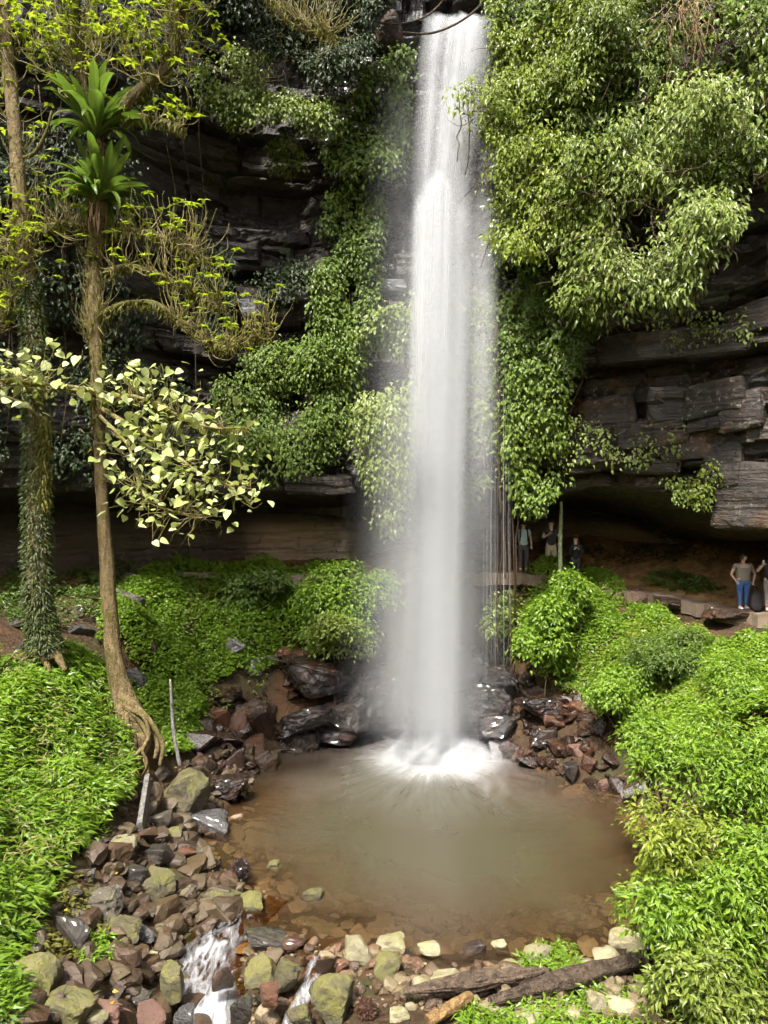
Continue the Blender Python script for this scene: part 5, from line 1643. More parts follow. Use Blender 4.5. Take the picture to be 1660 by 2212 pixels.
Z_NEAR = [(585, 2015), (720, 2050), (980, 2090), (1290, 2078), (1420, 2055), (1440, 2240), (500, 2240), (520, 2060)]
Z_RIGHT = [(980, 1500), (1060, 1440), (1130, 1440), (1200, 1480), (1260, 1520), (1320, 1580), (1345, 1700), (1220, 1690), (1110, 1650), (1000, 1600)]
rubble('bank_rubble', 'small wet stones filling the left bank', Z_LEFT, 620, (.04, .34), MIX, 1, worn=.65)
rubble('shore_rubble', 'small dark wet stones along the far left shore', Z_FAR, 130, (.10, .50), BRN, 2)
rubble('rim_gravel', 'gravel and small stones along the near pool rim', Z_NEAR, 1000, (.03, .17), TANMIX, 3, worn=.75)
rubble('shore_rubble', 'small reddish wet stones along the right shore', Z_RIGHT, 160, (.09, .45), BRN, 4)
rubble('bed_stones', 'brown stones on the pool bed seen through shallow water', [(440, 1760), (560, 1740), (600, 1850), (640, 1930), (900, 1960), (1200, 1960), (1420, 1900), (1400, 2040), (1130, 2060), (830, 2050), (590, 2005), (520, 1900), (445, 1830)], 420, (.08, .36), [(0.08, 0.058, 0.036), (0.13, 0.095, 0.06), (0.19, 0.14, 0.09), (0.11, 0.09, 0.062)], 5, .35, .35, 1.0)
rubble('bed_stones', 'brown stones under water along the right pool edge', [(1200, 1690), (1330, 1705), (1400, 1760), (1425, 1850), (1380, 1850), (1330, 1760), (1230, 1720)], 90, (.08, .3), [(0.08, 0.05, 0.025), (0.14, 0.085, 0.045), (0.18, 0.12, 0.065)], 6, .35, .35)

# ------------------------------------------------------------------ blocks standing out of the cliff
CM = {'wetpale': rock_mat('slab_wet', (0.06, 0.06, 0.065), (0.2, 0.2, 0.2), None, None, 0, (.12, .3), .8, layer=True, coat=.6)}
for i, (dx, dy, w, h, kd, out) in enumerate([
        (1628, 885, 84, 76, 'pale', .30), (1560, 862, 120, 66, 'grey', .25), (1560, 912, 110, 40, 'dark', .2), (1628, 1075, 120, 125, 'grey', .30), (1430, 745, 200, 60, 'ochre', .25), (1570, 735, 130, 60, 'ochre', .3),
        (1585, 1000, 80, 90, 'grey', .2), (1640, 690, 100, 60, 'ochre', .3), (1470, 880, 90, 70, 'dark', .05), (1330, 900, 110, 70, 'grey', .05), (1420, 990, 120, 60, 'grey', .1), (1270, 985, 90, 60, 'ochre', .05), (1510, 960, 90, 60, 'grey', .1),
        (570, 665, 120, 36, 'wetpale', .1), (640, 640, 90, 26, 'wetpale', .1), (845, 626, 60, 26, 'wetpale', .4), (680, 1045, 140, 40, 'ochre', .1)]):
    q = U(dx, dy, 24)
    for _ in range(25):
        Y = float(wall_y(q.x, q.z))
        q = U(dx, dy, .5 * q.y + .5 * Y)
    m = m_per(q.y)
    P, F = block_shape(700 + i)
    P = P * np.array([w * m / 2 * 1.1, .6, h * m / 2 * 1.15])
    yaw = math.atan(-2 * .045 * q.x)
    P = np.stack([P[:, 0] * math.cos(yaw) - P[:, 1] * math.sin(yaw), P[:, 0] * math.sin(yaw) + P[:, 1] * math.cos(yaw), P[:, 2] + .02 * P[:, 0]], -1)
    P[:, 2] += .05 * np.sin(P[:, 0] * 2 + i)
    o = build('rock_slab', P + np.array([q.x, q.y + .62 - out, q.z]), F, CM['wetpale'] if kd == 'wetpale' else SANDSTONE, cliff, False, {'right': np.full(len(P), .8 if kd != 'dark' else .2)})

# ------------------------------------------------------------------ path along the ledge
t = NT('path_earth')
n1 = t.noise(t.coord('Object'), 2.5, 6, .65)
n2 = t.noise(t.coord('Object'), 24, 5, .7)
c = t.ramp(n1, [(.3, (0.10, 0.07, 0.045)), (.7, (0.23, 0.175, 0.125))])
c = t.mix(t.ramp(n2, [(.5, 0.0), (.75, .5)]), c, (0.32, 0.26, 0.19))
p = t.n('BsdfPrincipled', **{'Base Color': c, 'Roughness': .85, 'Specular IOR Level': .2})
t.t.links.new(t.bump(n2, .5, .02), p.inputs['Normal'])
PATHM = t.done(p.outputs[0])
pl = smooth_path(np.array([(-9.8, 26.0), (-6, 27.3), (-2, 27.7), (1.5, 27.5), (4.5, 26.9), (6.4, 26.7), (7.9, 26.3), (9.1, 25.4), (10.1, 24.0), (11.0, 22.7), (12.6, 21.4)]), 10)
pt = nrm(np.gradient(pl, axis=0))
sd_ = np.stack([-pt[:, 1], pt[:, 0]], -1)
Vp = []
cs = np.array([-1, -1, -.6, 0, .6, 1, 1])
zc = h_ground(pl[:, 0], pl[:, 1])
zc = np.convolve(np.pad(zc, 6, mode='edge'), np.ones(13) / 13, 'valid')
for k in range(len(pl)):
    for j, q in enumerate(cs):
        e = .62 + .10 * math.sin(k * .9) + .06 * math.sin(k * 2.3)
        Vp.append((pl[k, 0] + sd_[k, 0] * q * e, pl[k, 1] + sd_[k, 1] * q * e, zc[k] + (.045 if 0 < j < 6 else -.35) + .02 * math.sin(k * 1.7 + j)))
o = build('path', Vp, grid_faces(len(pl), len(cs))[:, ::-1], PATHM, None, False)
tag(o, 'trodden earth walking path along the cave ledge', None, None, 'structure')
def path_z(x, y):
    k = np.argmin(np.hypot(pl[:, 0] - x, pl[:, 1] - y))
    return zc[k] + .055
# ledge stones under the path at the right
for i, (dx, dy, w, h, lab) in enumerate([(1600, 1325, 150, 34, 'broad flat ledge stone under the right end of the path'), (1480, 1300, 120, 30, 'flat brown ledge stone below the path'), (1395, 1290, 60, 36, 'rough tan stone propping the path edge'),
                                         (1370, 1278, 26, 30, 'small upright tan stone beside the path')]):
    rock_at(dx, dy, w, h, 'red' if i > 1 else 'brown', lab, 800 + i, .7, 0, None, 3, 10, 'stones along the path', 'ledge_stone', 14)
# ------------------------------------------------------------------ wood, roots and odd things round the pool
LOGD = bark_mat('rotten_log', (0.025, 0.016, 0.011), (0.11, 0.08, 0.055), (0.10, 0.06, 0.03), .2, 1.0)
LOGP = bark_mat('weathered_log', (0.04, 0.028, 0.02), (0.15, 0.105, 0.072), None, 0, 1.0)
LOGO = bark_mat('split_log', (0.13, 0.075, 0.03), (0.32, 0.20, 0.085), None, 0, 1.0)
GREYW = bark_mat('grey_timber', (0.08, 0.075, 0.068), (0.26, 0.245, 0.22), None, 0, .15)
def log(name, label, pts, mat, seed, sides=14, rough=.3, lift=.06, parts=()):
    sides = sides * 2
    """pts: (x, y in the photograph, width); laid on the ground"""
    q = []
    for a, b, w in pts:
        g = on_ground(a, b + w * .4)
        g = g if g.z > 0 else on_plane(a, b + w * .4, 0.0)
        m = m_per(g.y)
        q.append([g.x, g.y, max(g.z, 0.0) + w * m * .42 + lift, w * m / 2])
    q = smooth_path(q, 10)
    root = empty(name, q[0, :3], label, 'log')
    mb = MB()
    V, F = tube(q[:, :3], q[:, 3], sides, True, rough, seed)
    # split and furrow the wood along its length
    m_ = len(q) * sides
    c_ = np.repeat(q[:, :3], sides, 0)
    rel = V[:m_] - c_
    th = np.tile(np.arange(sides) / sides * 6.283, len(q))
    ss = np.repeat(np.arange(len(q)) * .12, sides)
    fur = fbm(p3(np.cos(th) * 3.2, np.sin(th) * 3.2, ss), 4, seed) - .5
    V[:m_] = c_ + rel * (1 + .55 * fur)[:, None]
    mb.add(V, F)
    mb.build('bark' if name == 'fallen_log' else 'wood', mat, root, False)
    rr = np.random.default_rng(seed)
    for k in range(3):
        i = rr.integers(4, len(q) - 6)
        o = nrm(np.array([rr.normal(0, .3), -.8, rr.normal(.3, .4)]))
        sl = q[i:i + 5, :3] + o * q[i:i + 5, 3:4] * .92
        mb = MB()
        mb.add(*tube(sl, np.array([.3, .8, 1, .7, .2]) * q[i, 3] * .28, 6, True, .4, seed + k))
        mb.build('splinter', mat, root)
    return root
log('fallen_log', 'long dark rotten log lying along the near right rim', [(1060, 2184, 22), (1150, 2158, 36), (1250, 2130, 38), (1340, 2102, 35), (1440, 2078, 30)], LOGD, 301, lift=.12)
log('fallen_log', 'weathered brown log end overlapping the dark log', [(872, 2172, 12), (950, 2160, 30), (1050, 2146, 34), (1130, 2134, 30), (1185, 2126, 12)], LOGP, 302, lift=.2)
log('split_log', 'short orange split log end at the bottom edge', [(925, 2228, 26), (955, 2208, 28), (990, 2188, 28), (1014, 2174, 26)], LOGO, 303, 9, .15, .12)
log('wet_log', 'glistening wet log end at the right pool shore', [(1348, 1722, 20), (1385, 1706, 24), (1425, 1690, 22)], bark_mat('wet_wood', (0.03, 0.025, 0.022), (0.30, 0.28, 0.26), None, 0, 1.0), 304, 9, .2, .0)
# weathered grey timber leaning in the left bank
a, b = np.array(on_ground(322, 1722)) + np.array([0, -.1, .42]), np.array(on_ground(306, 1812)) + np.array([0, -.1, .20])
T = nrm(b - a)
sx_ = nrm(np.cross(T, np.array([0, 1.0, .2])))
nz_ = np.cross(sx_, T)
n = 12
s = np.linspace(0, 1, n)
V = []
prof = [(-1, -.5), (-.9, .35), (-.4, .5), (-.3, .38), (.1, .5), (.2, .4), (.7, .5), (1, .2), (1, -.5)]
for k in range(n):
    w = .155 * (1 + .2 * s[k]) * (1 + .08 * math.sin(k * 2.1))
    for u, v_ in prof:
        V.append(a + (b - a) * s[k] + sx_ * u * w + nz_ * v_ * -.12)
i, j = np.meshgrid(np.arange(n - 1), np.arange(9), indexing='ij')
F = np.stack([i * 9 + j, i * 9 + (j + 1) % 9, (i + 1) * 9 + (j + 1) % 9, (i + 1) * 9 + j], -1).reshape(-1, 4)
o = build('grey_timber', np.array(V), [F, np.arange(9)[None], (np.arange(9) + (n - 1) * 9)[None]], GREYW, None, False)
tag(o, 'weathered grey split timber leaning below the roots', 'timber')
# a bare stick standing at the shore
P_, r_ = limb_path([(368, 1468, 19.3, 5), (371, 1520, 19.2, 6), (375, 1580, 19.1, 8), (382, 1620, 19.0, 8), (389, 1655, 18.9, 9)])
root = empty('bare_stick', P_[-1], 'thin bare stick standing upright at the left shore', 'stick')
mb = MB(); mb.add(*tube(P_, r_, 7, True, .15, 2)); mb.build('shaft', GREYW, root, True)
mb = MB()
rr = np.random.default_rng(9)
twigs_from(mb, P_[3:9], 4, .25, rr, .1, .008)
mb.build('side_twigs', GREYW, root, True)['kind'] = 'stuff'
# shaggy root balls
for dx, dy, w, lab, cols in [(520, 1884, 46, 'dark shaggy ball of roots at the pool edge', [(0.012, 0.008, 0.008), (0.03, 0.018, 0.016), (0.06, 0.035, 0.03)]),
                             (792, 2182, 48, 'brown shaggy root ball among the near stones', [(0.03, 0.014, 0.008), (0.07, 0.032, 0.018), (0.12, 0.06, 0.035)])]:
    g = on_ground(dx, dy + w * .3)
    g = g if g.z > 0 else on_plane(dx, dy + w * .3, 0)
    R_ = w / 2 * m_per(g.y)
    root = empty('root_ball', g, lab, 'root ball')
    mat = leaf_mat('shaggy_' + str(dx), cols, .35, .0, .6)
    c = np.array(g) + np.array([0, 0, R_ * .7])
    V, F = rock_shape(dx, 3, 14, .2)
    mb = MB(); mb.add(V * R_ * .85 + c, F, rnd=.2); mb.build('core', mat, root)
    rr = np.random.default_rng(dx)
    d = nrm(rr.normal(0, 1, (900, 3)))
    mb = MB()
    leafset(mb, c + d * R_ * .8, d + rr.normal(0, .5, (900, 3)), rr.normal(0, 1, (900, 3)), R_ * rr.uniform(.2, .5, 900), R_ * .05, LANCE, None, rr)
    tag(mb.build('fibres', mat, root), None, None, None, 'stuff')
# hanging aerial roots
ROOTR = bark_mat('hanging_root', (0.03, 0.018, 0.010), (0.10, 0.060, 0.034), None, 0)
for i, (x0, y0, x1, y1, w, lab) in enumerate([
        (1074, 700, 1082, 1120, 8, 'thickest reddish hanging root beside the falls'), (1080, 720, 1075, 1440, 4, 'long thin hanging root nearest the falls'), (1088, 900, 1092, 1250, 5, 'hanging root just right of the thick one'),
        (1098, 1000, 1100, 1420, 4, 'straight hanging root in front of the cave'), (1108, 1040, 1112, 1450, 3, 'hanging root reaching the black wedge rock'), (1116, 1080, 1117, 1370, 5, 'hanging root beside the person in blue'),
        (1066, 820, 1062, 1380, 3, 'faint hanging root inside the spray'), (1085, 1080, 1080, 1400, 3, 'short hanging root below the thick one'), (1078, 760, 1070, 1000, 5, 'hanging root twisted round the thick one')]):
    Y = 24.3 + .12 * i
    rr = np.random.default_rng(400 + i)
    P_ = smooth_path([np.array(U(x0 + (x1 - x0) * s + rr.normal(0, 1.6), y0 + (y1 - y0) * s, Y)) for s in np.linspace(0, 1, 7)], 4)
    mb = MB(); mb.add(*tube(P_, np.linspace(w, w * .7, len(P_)) * m_per(Y) / 2, 6, True, .2, i))
    o = mb.build('hanging_root', ROOTR, None, True)
    tag(o, lab, 'root', 'roots hanging beside the falls')
# slim pale trunk on the ledge
P_, r_ = limb_path([(1213, 1085, 25.6, 6), (1213, 1110, 25.6, 8), (1211, 1170, 25.6, 9), (1211, 1238, 25.6, 10), (1211, 1285, 25.6, 10)])
mb = MB(); mb.add(*tube(P_, r_, 9, True, .1, 3))
tag(mb.build('slim_trunk', bark_mat('pale_green_bark', (0.19, 0.22, 0.11), (0.36, 0.40, 0.22), None, 0), None, True), 'slim pale green trunk standing on the ledge before the cave', 'trunk')
# bent branch across the lip of the falls
for pts, lab in (([(812, 48, 24.6, 4), (860, 52, 24.5, 4), (915, 38, 24.4, 4), (950, 10, 24.4, 4), (975, -25, 24.4, 4)], 'thin bare branch arching above the lip of the falls'),
                 ([(870, 70, 24.3, 4), (930, 72, 24.3, 5), (985, 52, 24.3, 5), (1030, 20, 24.3, 5), (1050, -10, 24.3, 4)], 'dark branch lying across the lip of the falls')):
    P_, r_ = limb_path(pts)
    mb = MB(); mb.add(*tube(P_, r_, 6, True, .2, 4))
    tag(mb.build('bare_branch', LOGD, None, True), lab, 'branch', 'branches at the lip of the falls')
# rocks in the lip of the falls
for dx, dy, w, h, lab in ((1010, 14, 66, 26, 'black rock parting the water at the lip'), (842, 70, 80, 80, 'red-brown rock shoulder left of the lip')):
    q = U(dx, dy, 26.2)
    m = m_per(26.2)
    P, F = rock_shape(dx, 3, 10, .1, 14)
    o = build('lip_rock', P * np.array([w * m / 2, .8, h * m / 2]), F, RM['wet' if dx > 900 else 'brown'])
    o.location = q
    tag(o, lab, 'rock', 'rocks at the lip of the falls')
# forest behind the lip
for i, (dx, dy, Y, w, h, lab) in enumerate([(880, -20, 36, 330, 140, 'dark treetops behind the lip of the falls'), (1120, -10, 35, 300, 160, 'dark tree behind the right side of the lip')]):
    c = U(dx, dy, Y); m = m_per(Y)
    rr = np.random.default_rng(60 + i)
    root = empty('background_tree', (c.x, c.y, 22.5), lab, 'tree', 'trees behind the lip')
    mb = MB()
    n = 3500
    d = nrm(rr.normal(0, 1, (n, 3))) * rr.uniform(.3, 1, (n, 1)) ** .5
    P = np.array(c) + d * np.array([w * m / 2, 1.8, h * m / 2]) * (1 + .3 * (fbm(d * 2 + i, 3) - .5))[:, None]
    N = nrm(d + np.array([0, -.3, .6]) + rr.normal(0, .4, (n, 3)))
    D = rr.normal(0, 1, (n, 3)); D = D - N * (D * N).sum(1, keepdims=True)
    leafset(mb, P, D, N, rr.uniform(.2, .4, n), .16, OVATE, None, rr)
    mb.build('crown', G_DARK, root)
    mb = MB(); mb.add(*tube(smooth_path([[c.x, c.y, 20], [c.x + .1, c.y, (c.z + 20) / 2], [c.x, c.y, c.z + .5]], 4), .15, 7)); mb.build('trunk', BARK, root, True)
# fallen yellow leaves
YL = leaf_mat('fallen_yellow_leaf', [(0.32, 0.22, 0.02), (0.42, 0.30, 0.03)], .5, .3)
rr = np.random.default_rng(31)
for dx, dy, lab in [(152, 2000, 'yellow fallen leaf on the dark boulder, upper one'), (150, 2026, 'yellow fallen leaf on the dark boulder, lowest one'),
                    (248, 2178, 'yellow leaf on the dull red slab'), (250, 2205, 'yellow leaf at the bottom edge of the red slab'),
                    (258, 1918, 'yellow leaf beside the flat olive boulder'), (385, 1682, 'yellow-brown leaf on top of the striped boulder')]:
    g = on_ground(dx, dy)
    mb = MB()
    k = np.array([g.x, g.y - .12, g.z + .30])
    leafset(mb, [k], [[rr.normal(), rr.normal(), 0]], [[0, -.5, 1]], [.10], [.07], OVATE, None, rr)
    tag(mb.build('fallen_leaf', YL), lab, 'leaf', 'fallen yellow leaves')

# ------------------------------------------------------------------ people on the ledge
def skin(verts, edges, radii, root=0, sub=2):
    me = bpy.data.meshes.new('tmp')
    bm = bmesh.new()
    ly = bm.verts.layers.skin.verify()
    vs = []
    for k, (v_, r_) in enumerate(zip(verts, radii)):
        b = bm.verts.new(v_)
        b[ly].radius = r_ if isinstance(r_, tuple) else (r_, r_)
        b[ly].use_root = k == root
        vs.append(b)
    for a, b in edges:
        bm.edges.new((vs[a], vs[b]))
    bm.to_mesh(me)
    bm.free()
    o = bpy.data.objects.new('tmp', me)
    COL.objects.link(o)
    m = o.modifiers.new('s', 'SKIN')
    m.use_smooth_shade = True
    s = o.modifiers.new('d', 'SUBSURF')
    s.levels = sub
    s.render_levels = sub
    dg = bpy.context.evaluated_depsgraph_get()
    e = o.evaluated_get(dg)
    out = bpy.data.meshes.new_from_object(e)
    bpy.data.objects.remove(o, do_unlink=True)
    V = np.array([v_.co for v_ in out.vertices])
    F = [np.array([list(p_.vertices) for p_ in out.polygons if len(p_.vertices) == k]) for k in (3, 4)]
    bpy.data.meshes.remove(out)
    return V, [f for f in F if len(f)]

SKINM = plain_mat('skin', (0.62, 0.40, 0.30), .55, .08)
def person(label, loc, yaw, H, girth, hands, shirt, legs, legs_col, hair_col, long_hair=False, sleeve=.5, extras=None, head_yaw=0.0, shoe=(0.12, 0.11, 0.10)):
    k = H / 1.75
    root = empty('person', loc, label, 'person', 'visitors on the cave ledge')
    root.rotation_euler = (0, 0, yaw)
    g = girth
    def S(p_): return tuple(np.array(p_, float) * k)
    V = [(0, 0, .93), (0, 0, 1.10), (0, 0, 1.30), (0, 0, 1.47), (0, -.01, 1.54), (0, -.02, 1.64), (0, -.015, 1.71)]
    Rr = [(.15 * g, .11 * g), (.14 * g, .11 * g), (.17 * g, .11 * g), .058, .058, (.086, .105), (.080, .098)]
    E = [(0, 1), (1, 2), (2, 3), (3, 4), (4, 5), (5, 6)]
    arms, legsI = [], []
    for s, (el_, wr_) in zip((-1, 1), hands):
        i = len(V)
        V += [(s * .10 * g, 0, .86), (s * .105, -.01, .49), (s * .10, .01, .10), (s * .11, -.15, .045)]
        Rr += [.088 * g, .058, .042, .04]
        E += [(0, i), (i, i + 1), (i + 1, i + 2), (i + 2, i + 3)]
        legsI.append(i)
        i = len(V)
        wr = np.array(wr_, float)
        el_ = np.array(el_, float)
        pm = wr + nrm(wr - el_) * .08
        V += [(s * .185 * g, 0, 1.41), tuple(el_), tuple(wr), tuple(pm)]
        Rr += [.058, .042, .028, (.036, .022)]
        E += [(2, i), (i, i + 1), (i + 1, i + 2), (i + 2, i + 3)]
        arms.append((i, el_, wr, pm, s))
    mb = MB()
    Vb, Fb = skin([S(v_) for v_ in V], E, [tuple(np.array(q) * k) if isinstance(q, tuple) else q * k for q in Rr])
    # nose, brow and ears are pulled out of the same surface
    Vb = Vb.copy()
    hc = np.array(S((0, -.02, 1.635)))
    d = Vb - hc
    nose = np.exp(-((d[:, 0] / .018) ** 2 + ((d[:, 2] + .005) / .03) ** 2)) * (d[:, 1] < -.05)
    Vb[:, 1] -= nose * .03 * k
    ear = np.exp(-((d[:, 1] / .03) ** 2 + (d[:, 2] / .035) ** 2)) * (np.abs(d[:, 0]) > .05)
    Vb[:, 0] += np.sign(d[:, 0]) * ear * .018 * k
    mb.add(Vb, Fb)
    for i, el_, wr, pm, s in arms:      # fingers and a thumb on each hand
        ax = nrm(pm - wr)
        sd = nrm(np.cross(ax, np.array([.2, 1, .1])))
        for f in range(4):
            b0 = pm + sd * (f - 1.5) * .018 - ax * .01
            ln = [.065, .075, .07, .055][f]
            q = [b0, b0 + ax * ln * .55, b0 + ax * ln * .85 + np.array([0, -.02, -.01])]
            mb.add(*tube(np.array(q) * k, np.array([.0095, .009, .007]) * k, 6))
        b0 = wr + ax * .03 + sd * .03 * -s
        mb.add(*tube(np.array([b0, b0 + ax * .035 - sd * s * .025, b0 + ax * .065 - sd * s * .028]) * k, np.array([.011, .010, .008]) * k, 6))
    Hm = Matrix.Rotation(head_yaw, 3, 'Z')
    def add(name, mb_, mat, smooth=True):
        Vx = np.concatenate(mb_.V)
        if head_yaw and name in ('hair', 'eyes', 'cap'):
            Vx = Vx @ np.array(Hm).T
        kk = {}
        for f in mb_.F:
            kk.setdefault(f.shape[1], []).append(f)
        return build(name, Vx, [np.concatenate(x) for x in kk.values()], mat, root, smooth)
    if head_yaw:
        hv = mb.V[0]
        w = sstep(1.46 * k, 1.56 * k, hv[:, 2])[:, None]
        mb.V[0] = hv * (1 - w) + (hv @ np.array(Hm).T) * w
    add('body', mb, SKINM)
    # shirt
    Vs = [(0, 0, .83), (0, 0, 1.10), (0, 0, 1.30), (0, 0, 1.44)]
    Rs = [(.18 * g, .15 * g), (.172 * g, .15 * g), (.198 * g, .148 * g), (.09, .085)]
    Es = [(0, 1), (1, 2), (2, 3)]
    for i, el_, wr, pm, s in arms:
        j = len(Vs)
        sh = np.array((s * .185 * g, 0, 1.41))
        if sleeve <= 1:
            Vs += [tuple(sh), tuple(sh + (el_ - sh) * max(sleeve, .3))]
            Rs += [.075, .066]
            Es += [(2, j), (j, j + 1)]
        else:
            Vs += [tuple(sh), tuple(el_), tuple(wr)]
            Rs += [.072, .056, .042]
            Es += [(2, j), (j, j + 1), (j + 1, j + 2)]
    mb = MB()
    mb.add(*skin([S(v_) for v_ in Vs], Es, [tuple(np.array(q) * k) if isinstance(q, tuple) else q * k for q in Rs]))
    add('shirt', mb, shirt)
    Vt = [(0, 0, 1.02), (0, 0, .90)]
    Rt = [(.165 * g, .128 * g), (.165 * g, .125 * g)]
    Et = [(0, 1)]
    for s in (-1, 1):
        j = len(Vt)
        kn, an = (s * .105, -.01, .49), (s * .10, .01, .11)
        Vt += [(s * .10 * g, 0, .82), kn] if legs == 'shorts' else [(s * .10 * g, 0, .82), kn, an]
        Rt += [.108 * g, .095] if legs == 'shorts' else [.104 * g, .076, .062]
        Et += [(1, j), (j, j + 1)] + ([] if legs == 'shorts' else [(j + 1, j + 2)])
    mb = MB()
    mb.add(*skin([S(v_) for v_ in Vt], Et, [tuple(np.array(q) * k) if isinstance(q, tuple) else q * k for q in Rt]))
    add('shorts' if legs == 'shorts' else 'trousers', mb, legs_col)
    sh_m = plain_mat('shoe', shoe, .6)
    for s in (-1, 1):
        mb = MB()
        mb.add(*skin([S((s * .10, .05, .05)), S((s * .105, -.07, .05)), S((s * .11, -.17, .035))], [(0, 1), (1, 2)], [.052 * k, .052 * k, .042 * k]))
        add('shoe', mb, sh_m)
    # hair, cut away from the face
    V_, F_ = ICO[3]
    hv = V_ * np.array([.104, .122, .122]) * k + hc + np.array([0, .012, .02]) * k
    fc = hv[F_].mean(1) - hc
    keep = ~((fc[:, 1] < -.03 * k) & (fc[:, 2] < .055 * k)) & (fc[:, 2] > -.05 * k)
    mb = MB()
    mb.add(hv * 1.0, F_[keep])
    if long_hair:
        for s in (-1, 1):
            mb.add(*skin([S((s * .06, .01, 1.66)), S((s * .085, -.01, 1.52)), S((s * .09, -.06, 1.38))], [(0, 1), (1, 2)], [.05 * k, .045 * k, .02 * k], sub=1))
    add('hair', mb, plain_mat('hair', hair_col, .5, .3, 30))
    mb = MB()
    for s in (-1, 1):
        V1, F1 = ICO[1]
        mb.add(V1 * .011 * k + hc + np.array([s * .033, -.088, .012]) * k, F1)
    add('eyes', mb, plain_mat('eye', (0.03, 0.02, 0.015), .3))
    if extras:
        extras(root, add, S, k)
    return root

def straps(root, add, S, k):
    m_ = plain_mat('strap', (0.04, 0.045, 0.05), .8)
    st = []
    for s in (-1, 1):
        mb = MB()
        mb.add(*tube(smooth_path([S((s * .12, .14, 1.40)), S((s * .12, .03, 1.50)), S((s * .125, -.12, 1.40)), S((s * .13, -.155, 1.20)), S((s * .15, -.10, 1.05))], 4), .022 * k, 6))
        st.append(add('strap', mb, m_))
    mb = MB()
    P, F = box_shape(5, 3, 5, .04)
    mb.add(P * np.array([.15, .10, .24]) * k + np.array(S((0, .22, 1.25))), F)
    bp_ = add('backpack', mb, m_)
    for q in st:
        q.parent = bp_
def cap(root, add, S, k):
    straps(root, add, S, k)
    V_, F_ = ICO[2]
    hc = np.array(S((0, -.01, 1.645)))
    mb = MB()
    c = (V_[F_].mean(1)[:, 2] > .0)
    mb.add(V_ * np.array([.112, .125, .105]) * k + hc, F_[c])
    mb.add(np.array([(-.08, -.10, 0), (.08, -.10, 0), (.07, -.20, -.02), (-.07, -.20, -.02), (0, -.21, -.015)]) * k + hc, np.array([(0, 1, 2), (0, 2, 3), (3, 2, 4)]))
    add('cap', mb, plain_mat('cap_cloth', (0.03, 0.03, 0.035), .8))
def held(pos, size, col):
    def f(root, add, S, k):
        P, F = box_shape(6, 2, 8, .0)
        mb = MB(); mb.add(P * np.array(size) * k + np.array(S(pos)), F)
        add('phone', mb, plain_mat('phone', col, .3, .1))
    return f
def at_path(dx, Y):
    x = (dx * KD - 384) / FPX * Y
    return (x, Y, float(path_z(x, Y)))
DOWN = [((-.27, .02, 1.14), (-.27, -.06, .92)), ((.27, .02, 1.14), (.27, -.06, .92))]
person('person in pale blue shirt and cap behind the hanging roots', at_path(1131, 26.9), 0, 1.76, 1.0, DOWN, plain_mat('blue_shirt', (0.50, 0.60, 0.66), .8), 'trousers', plain_mat('grey_trousers', (0.10, 0.09, 0.10), .85), (0.03, 0.025, 0.02), extras=cap)
person('person in dark shirt and khaki shorts beside the pale trunk', at_path(1191, 26.8), 0, 1.80, 1.0, [((-.30, -.05, 1.16), (-.12, -.22, 1.30)), ((.29, -.02, 1.16), (.24, -.14, 1.0))], plain_mat('dark_shirt', (0.045, 0.04, 0.05), .85), 'shorts', plain_mat('khaki', (0.52, 0.42, 0.31), .85), (0.04, 0.03, 0.025), shoe=(0.35, 0.28, 0.2))
x3 = (1244 * KD - 384) / FPX * 26.5
person('dark haired person in black top with raised hands above the shrub', (x3, 26.5, float(path_z(x3, 26.5)) - .2), 0, 1.62, .92, [((-.25, -.10, 1.12), (-.09, -.24, 1.30)), ((.25, -.10, 1.12), (.06, -.24, 1.30))], plain_mat('black_top', (0.025, 0.025, 0.032), .85), 'trousers', plain_mat('dark_trousers', (0.05, 0.05, 0.06), .85), (0.05, 0.018, 0.012), True, 1.5, extras=held((0, -.30, 1.38), (.04, .01, .06), (0.02, .02, .02)))
x4 = (1606 * KD - 384) / FPX * 22.9
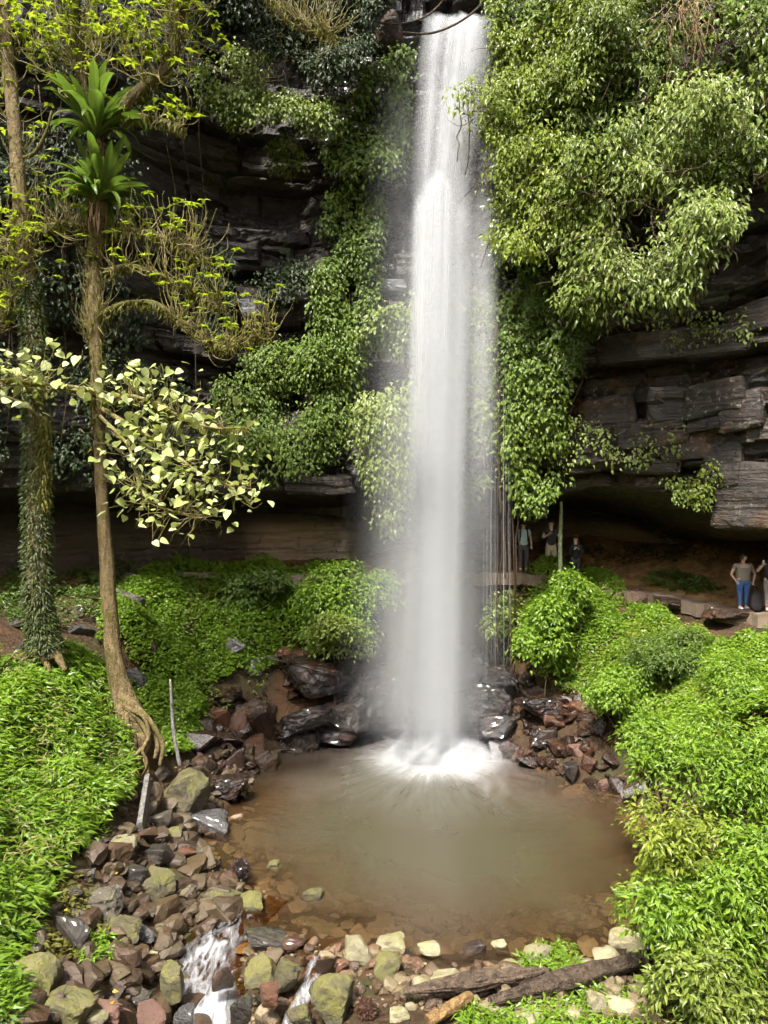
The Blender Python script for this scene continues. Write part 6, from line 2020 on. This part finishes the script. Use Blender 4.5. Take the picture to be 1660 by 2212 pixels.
def checks():
    t = NT('checked_blouse')
    v = t.coord('Object')
    w = t.n('TexChecker', Scale=38.0)
    w.inputs['Color1'].default_value = (0.33, 0.26, 0.22, 1)
    w.inputs['Color2'].default_value = (0.16, 0.12, 0.10, 1)
    t.t.links.new(v, w.inputs['Vector'])
    c = t.mix(t.noise(v, 20, 3), w.outputs[0], (0.36, 0.30, 0.26))
    p = t.n('BsdfPrincipled', **{'Base Color': c, 'Roughness': .85})
    return t.done(p.outputs[0])
person('person in patterned blouse and blue jeans looking aside on the path', (x4, 22.9, float(path_z(x4, 22.9))), .1, 1.64, 1.32, [((-.40, .0, 1.12), (-.30, -.10, .93)), ((.40, .0, 1.12), (.28, -.12, .90))], checks(), 'trousers', plain_mat('blue_jeans', (0.07, 0.14, 0.34), .85, .4, 8), (0.06, 0.035, 0.025), False, .5, head_yaw=.7, shoe=(.6, .6, .58))
x5 = (1666 * KD - 384) / FPX * 22.3
person('person in dark shirt and grey trousers cut by the right edge', (x5, 22.3, float(path_z(x5, 22.3))), -.3, 1.72, 1.1, [((-.38, -.10, 1.18), (-.26, -.26, 1.36)), ((.30, .02, 1.14), (.28, -.06, .92))], plain_mat('black_shirt', (0.03, 0.03, 0.035), .85), 'trousers', plain_mat('grey_cloth', (0.22, 0.20, 0.20), .85), (0.05, 0.03, 0.02), False, .45, extras=held((-.24, -.32, 1.47), (.03, .012, .07), (0.5, 0.48, 0.44)))
# a dark bag set down between the two visitors on the right
xb = (1634 * KD - 384) / FPX * 22.5
P, F = box_shape(77, 3, 3.2, .12)
root = empty('bag', (xb, 22.5, float(path_z(xb, 22.5))), 'tall black bag standing between the two people on the path', 'bag')
mb = MB(); mb.add(P * np.array([.17, .15, .33]) * (1 - .15 * P[:, 2:3]) + np.array(root.location) + np.array([0, 0, .33]), F)
mb.build('sack', plain_mat('black_cloth', (0.022, 0.02, 0.022), .8), root, True)
mb = MB(); mb.add(*tube(smooth_path([np.array(root.location) + q for q in ([-.07, -.02, .62], [-.05, -.04, .75], [.05, -.04, .75], [.07, -.02, .62])], 4), .015, 6))
mb.build('handle', plain_mat('black_strap', (0.03, 0.03, 0.03), .8), root, True)
bpy.context.view_layer.update()
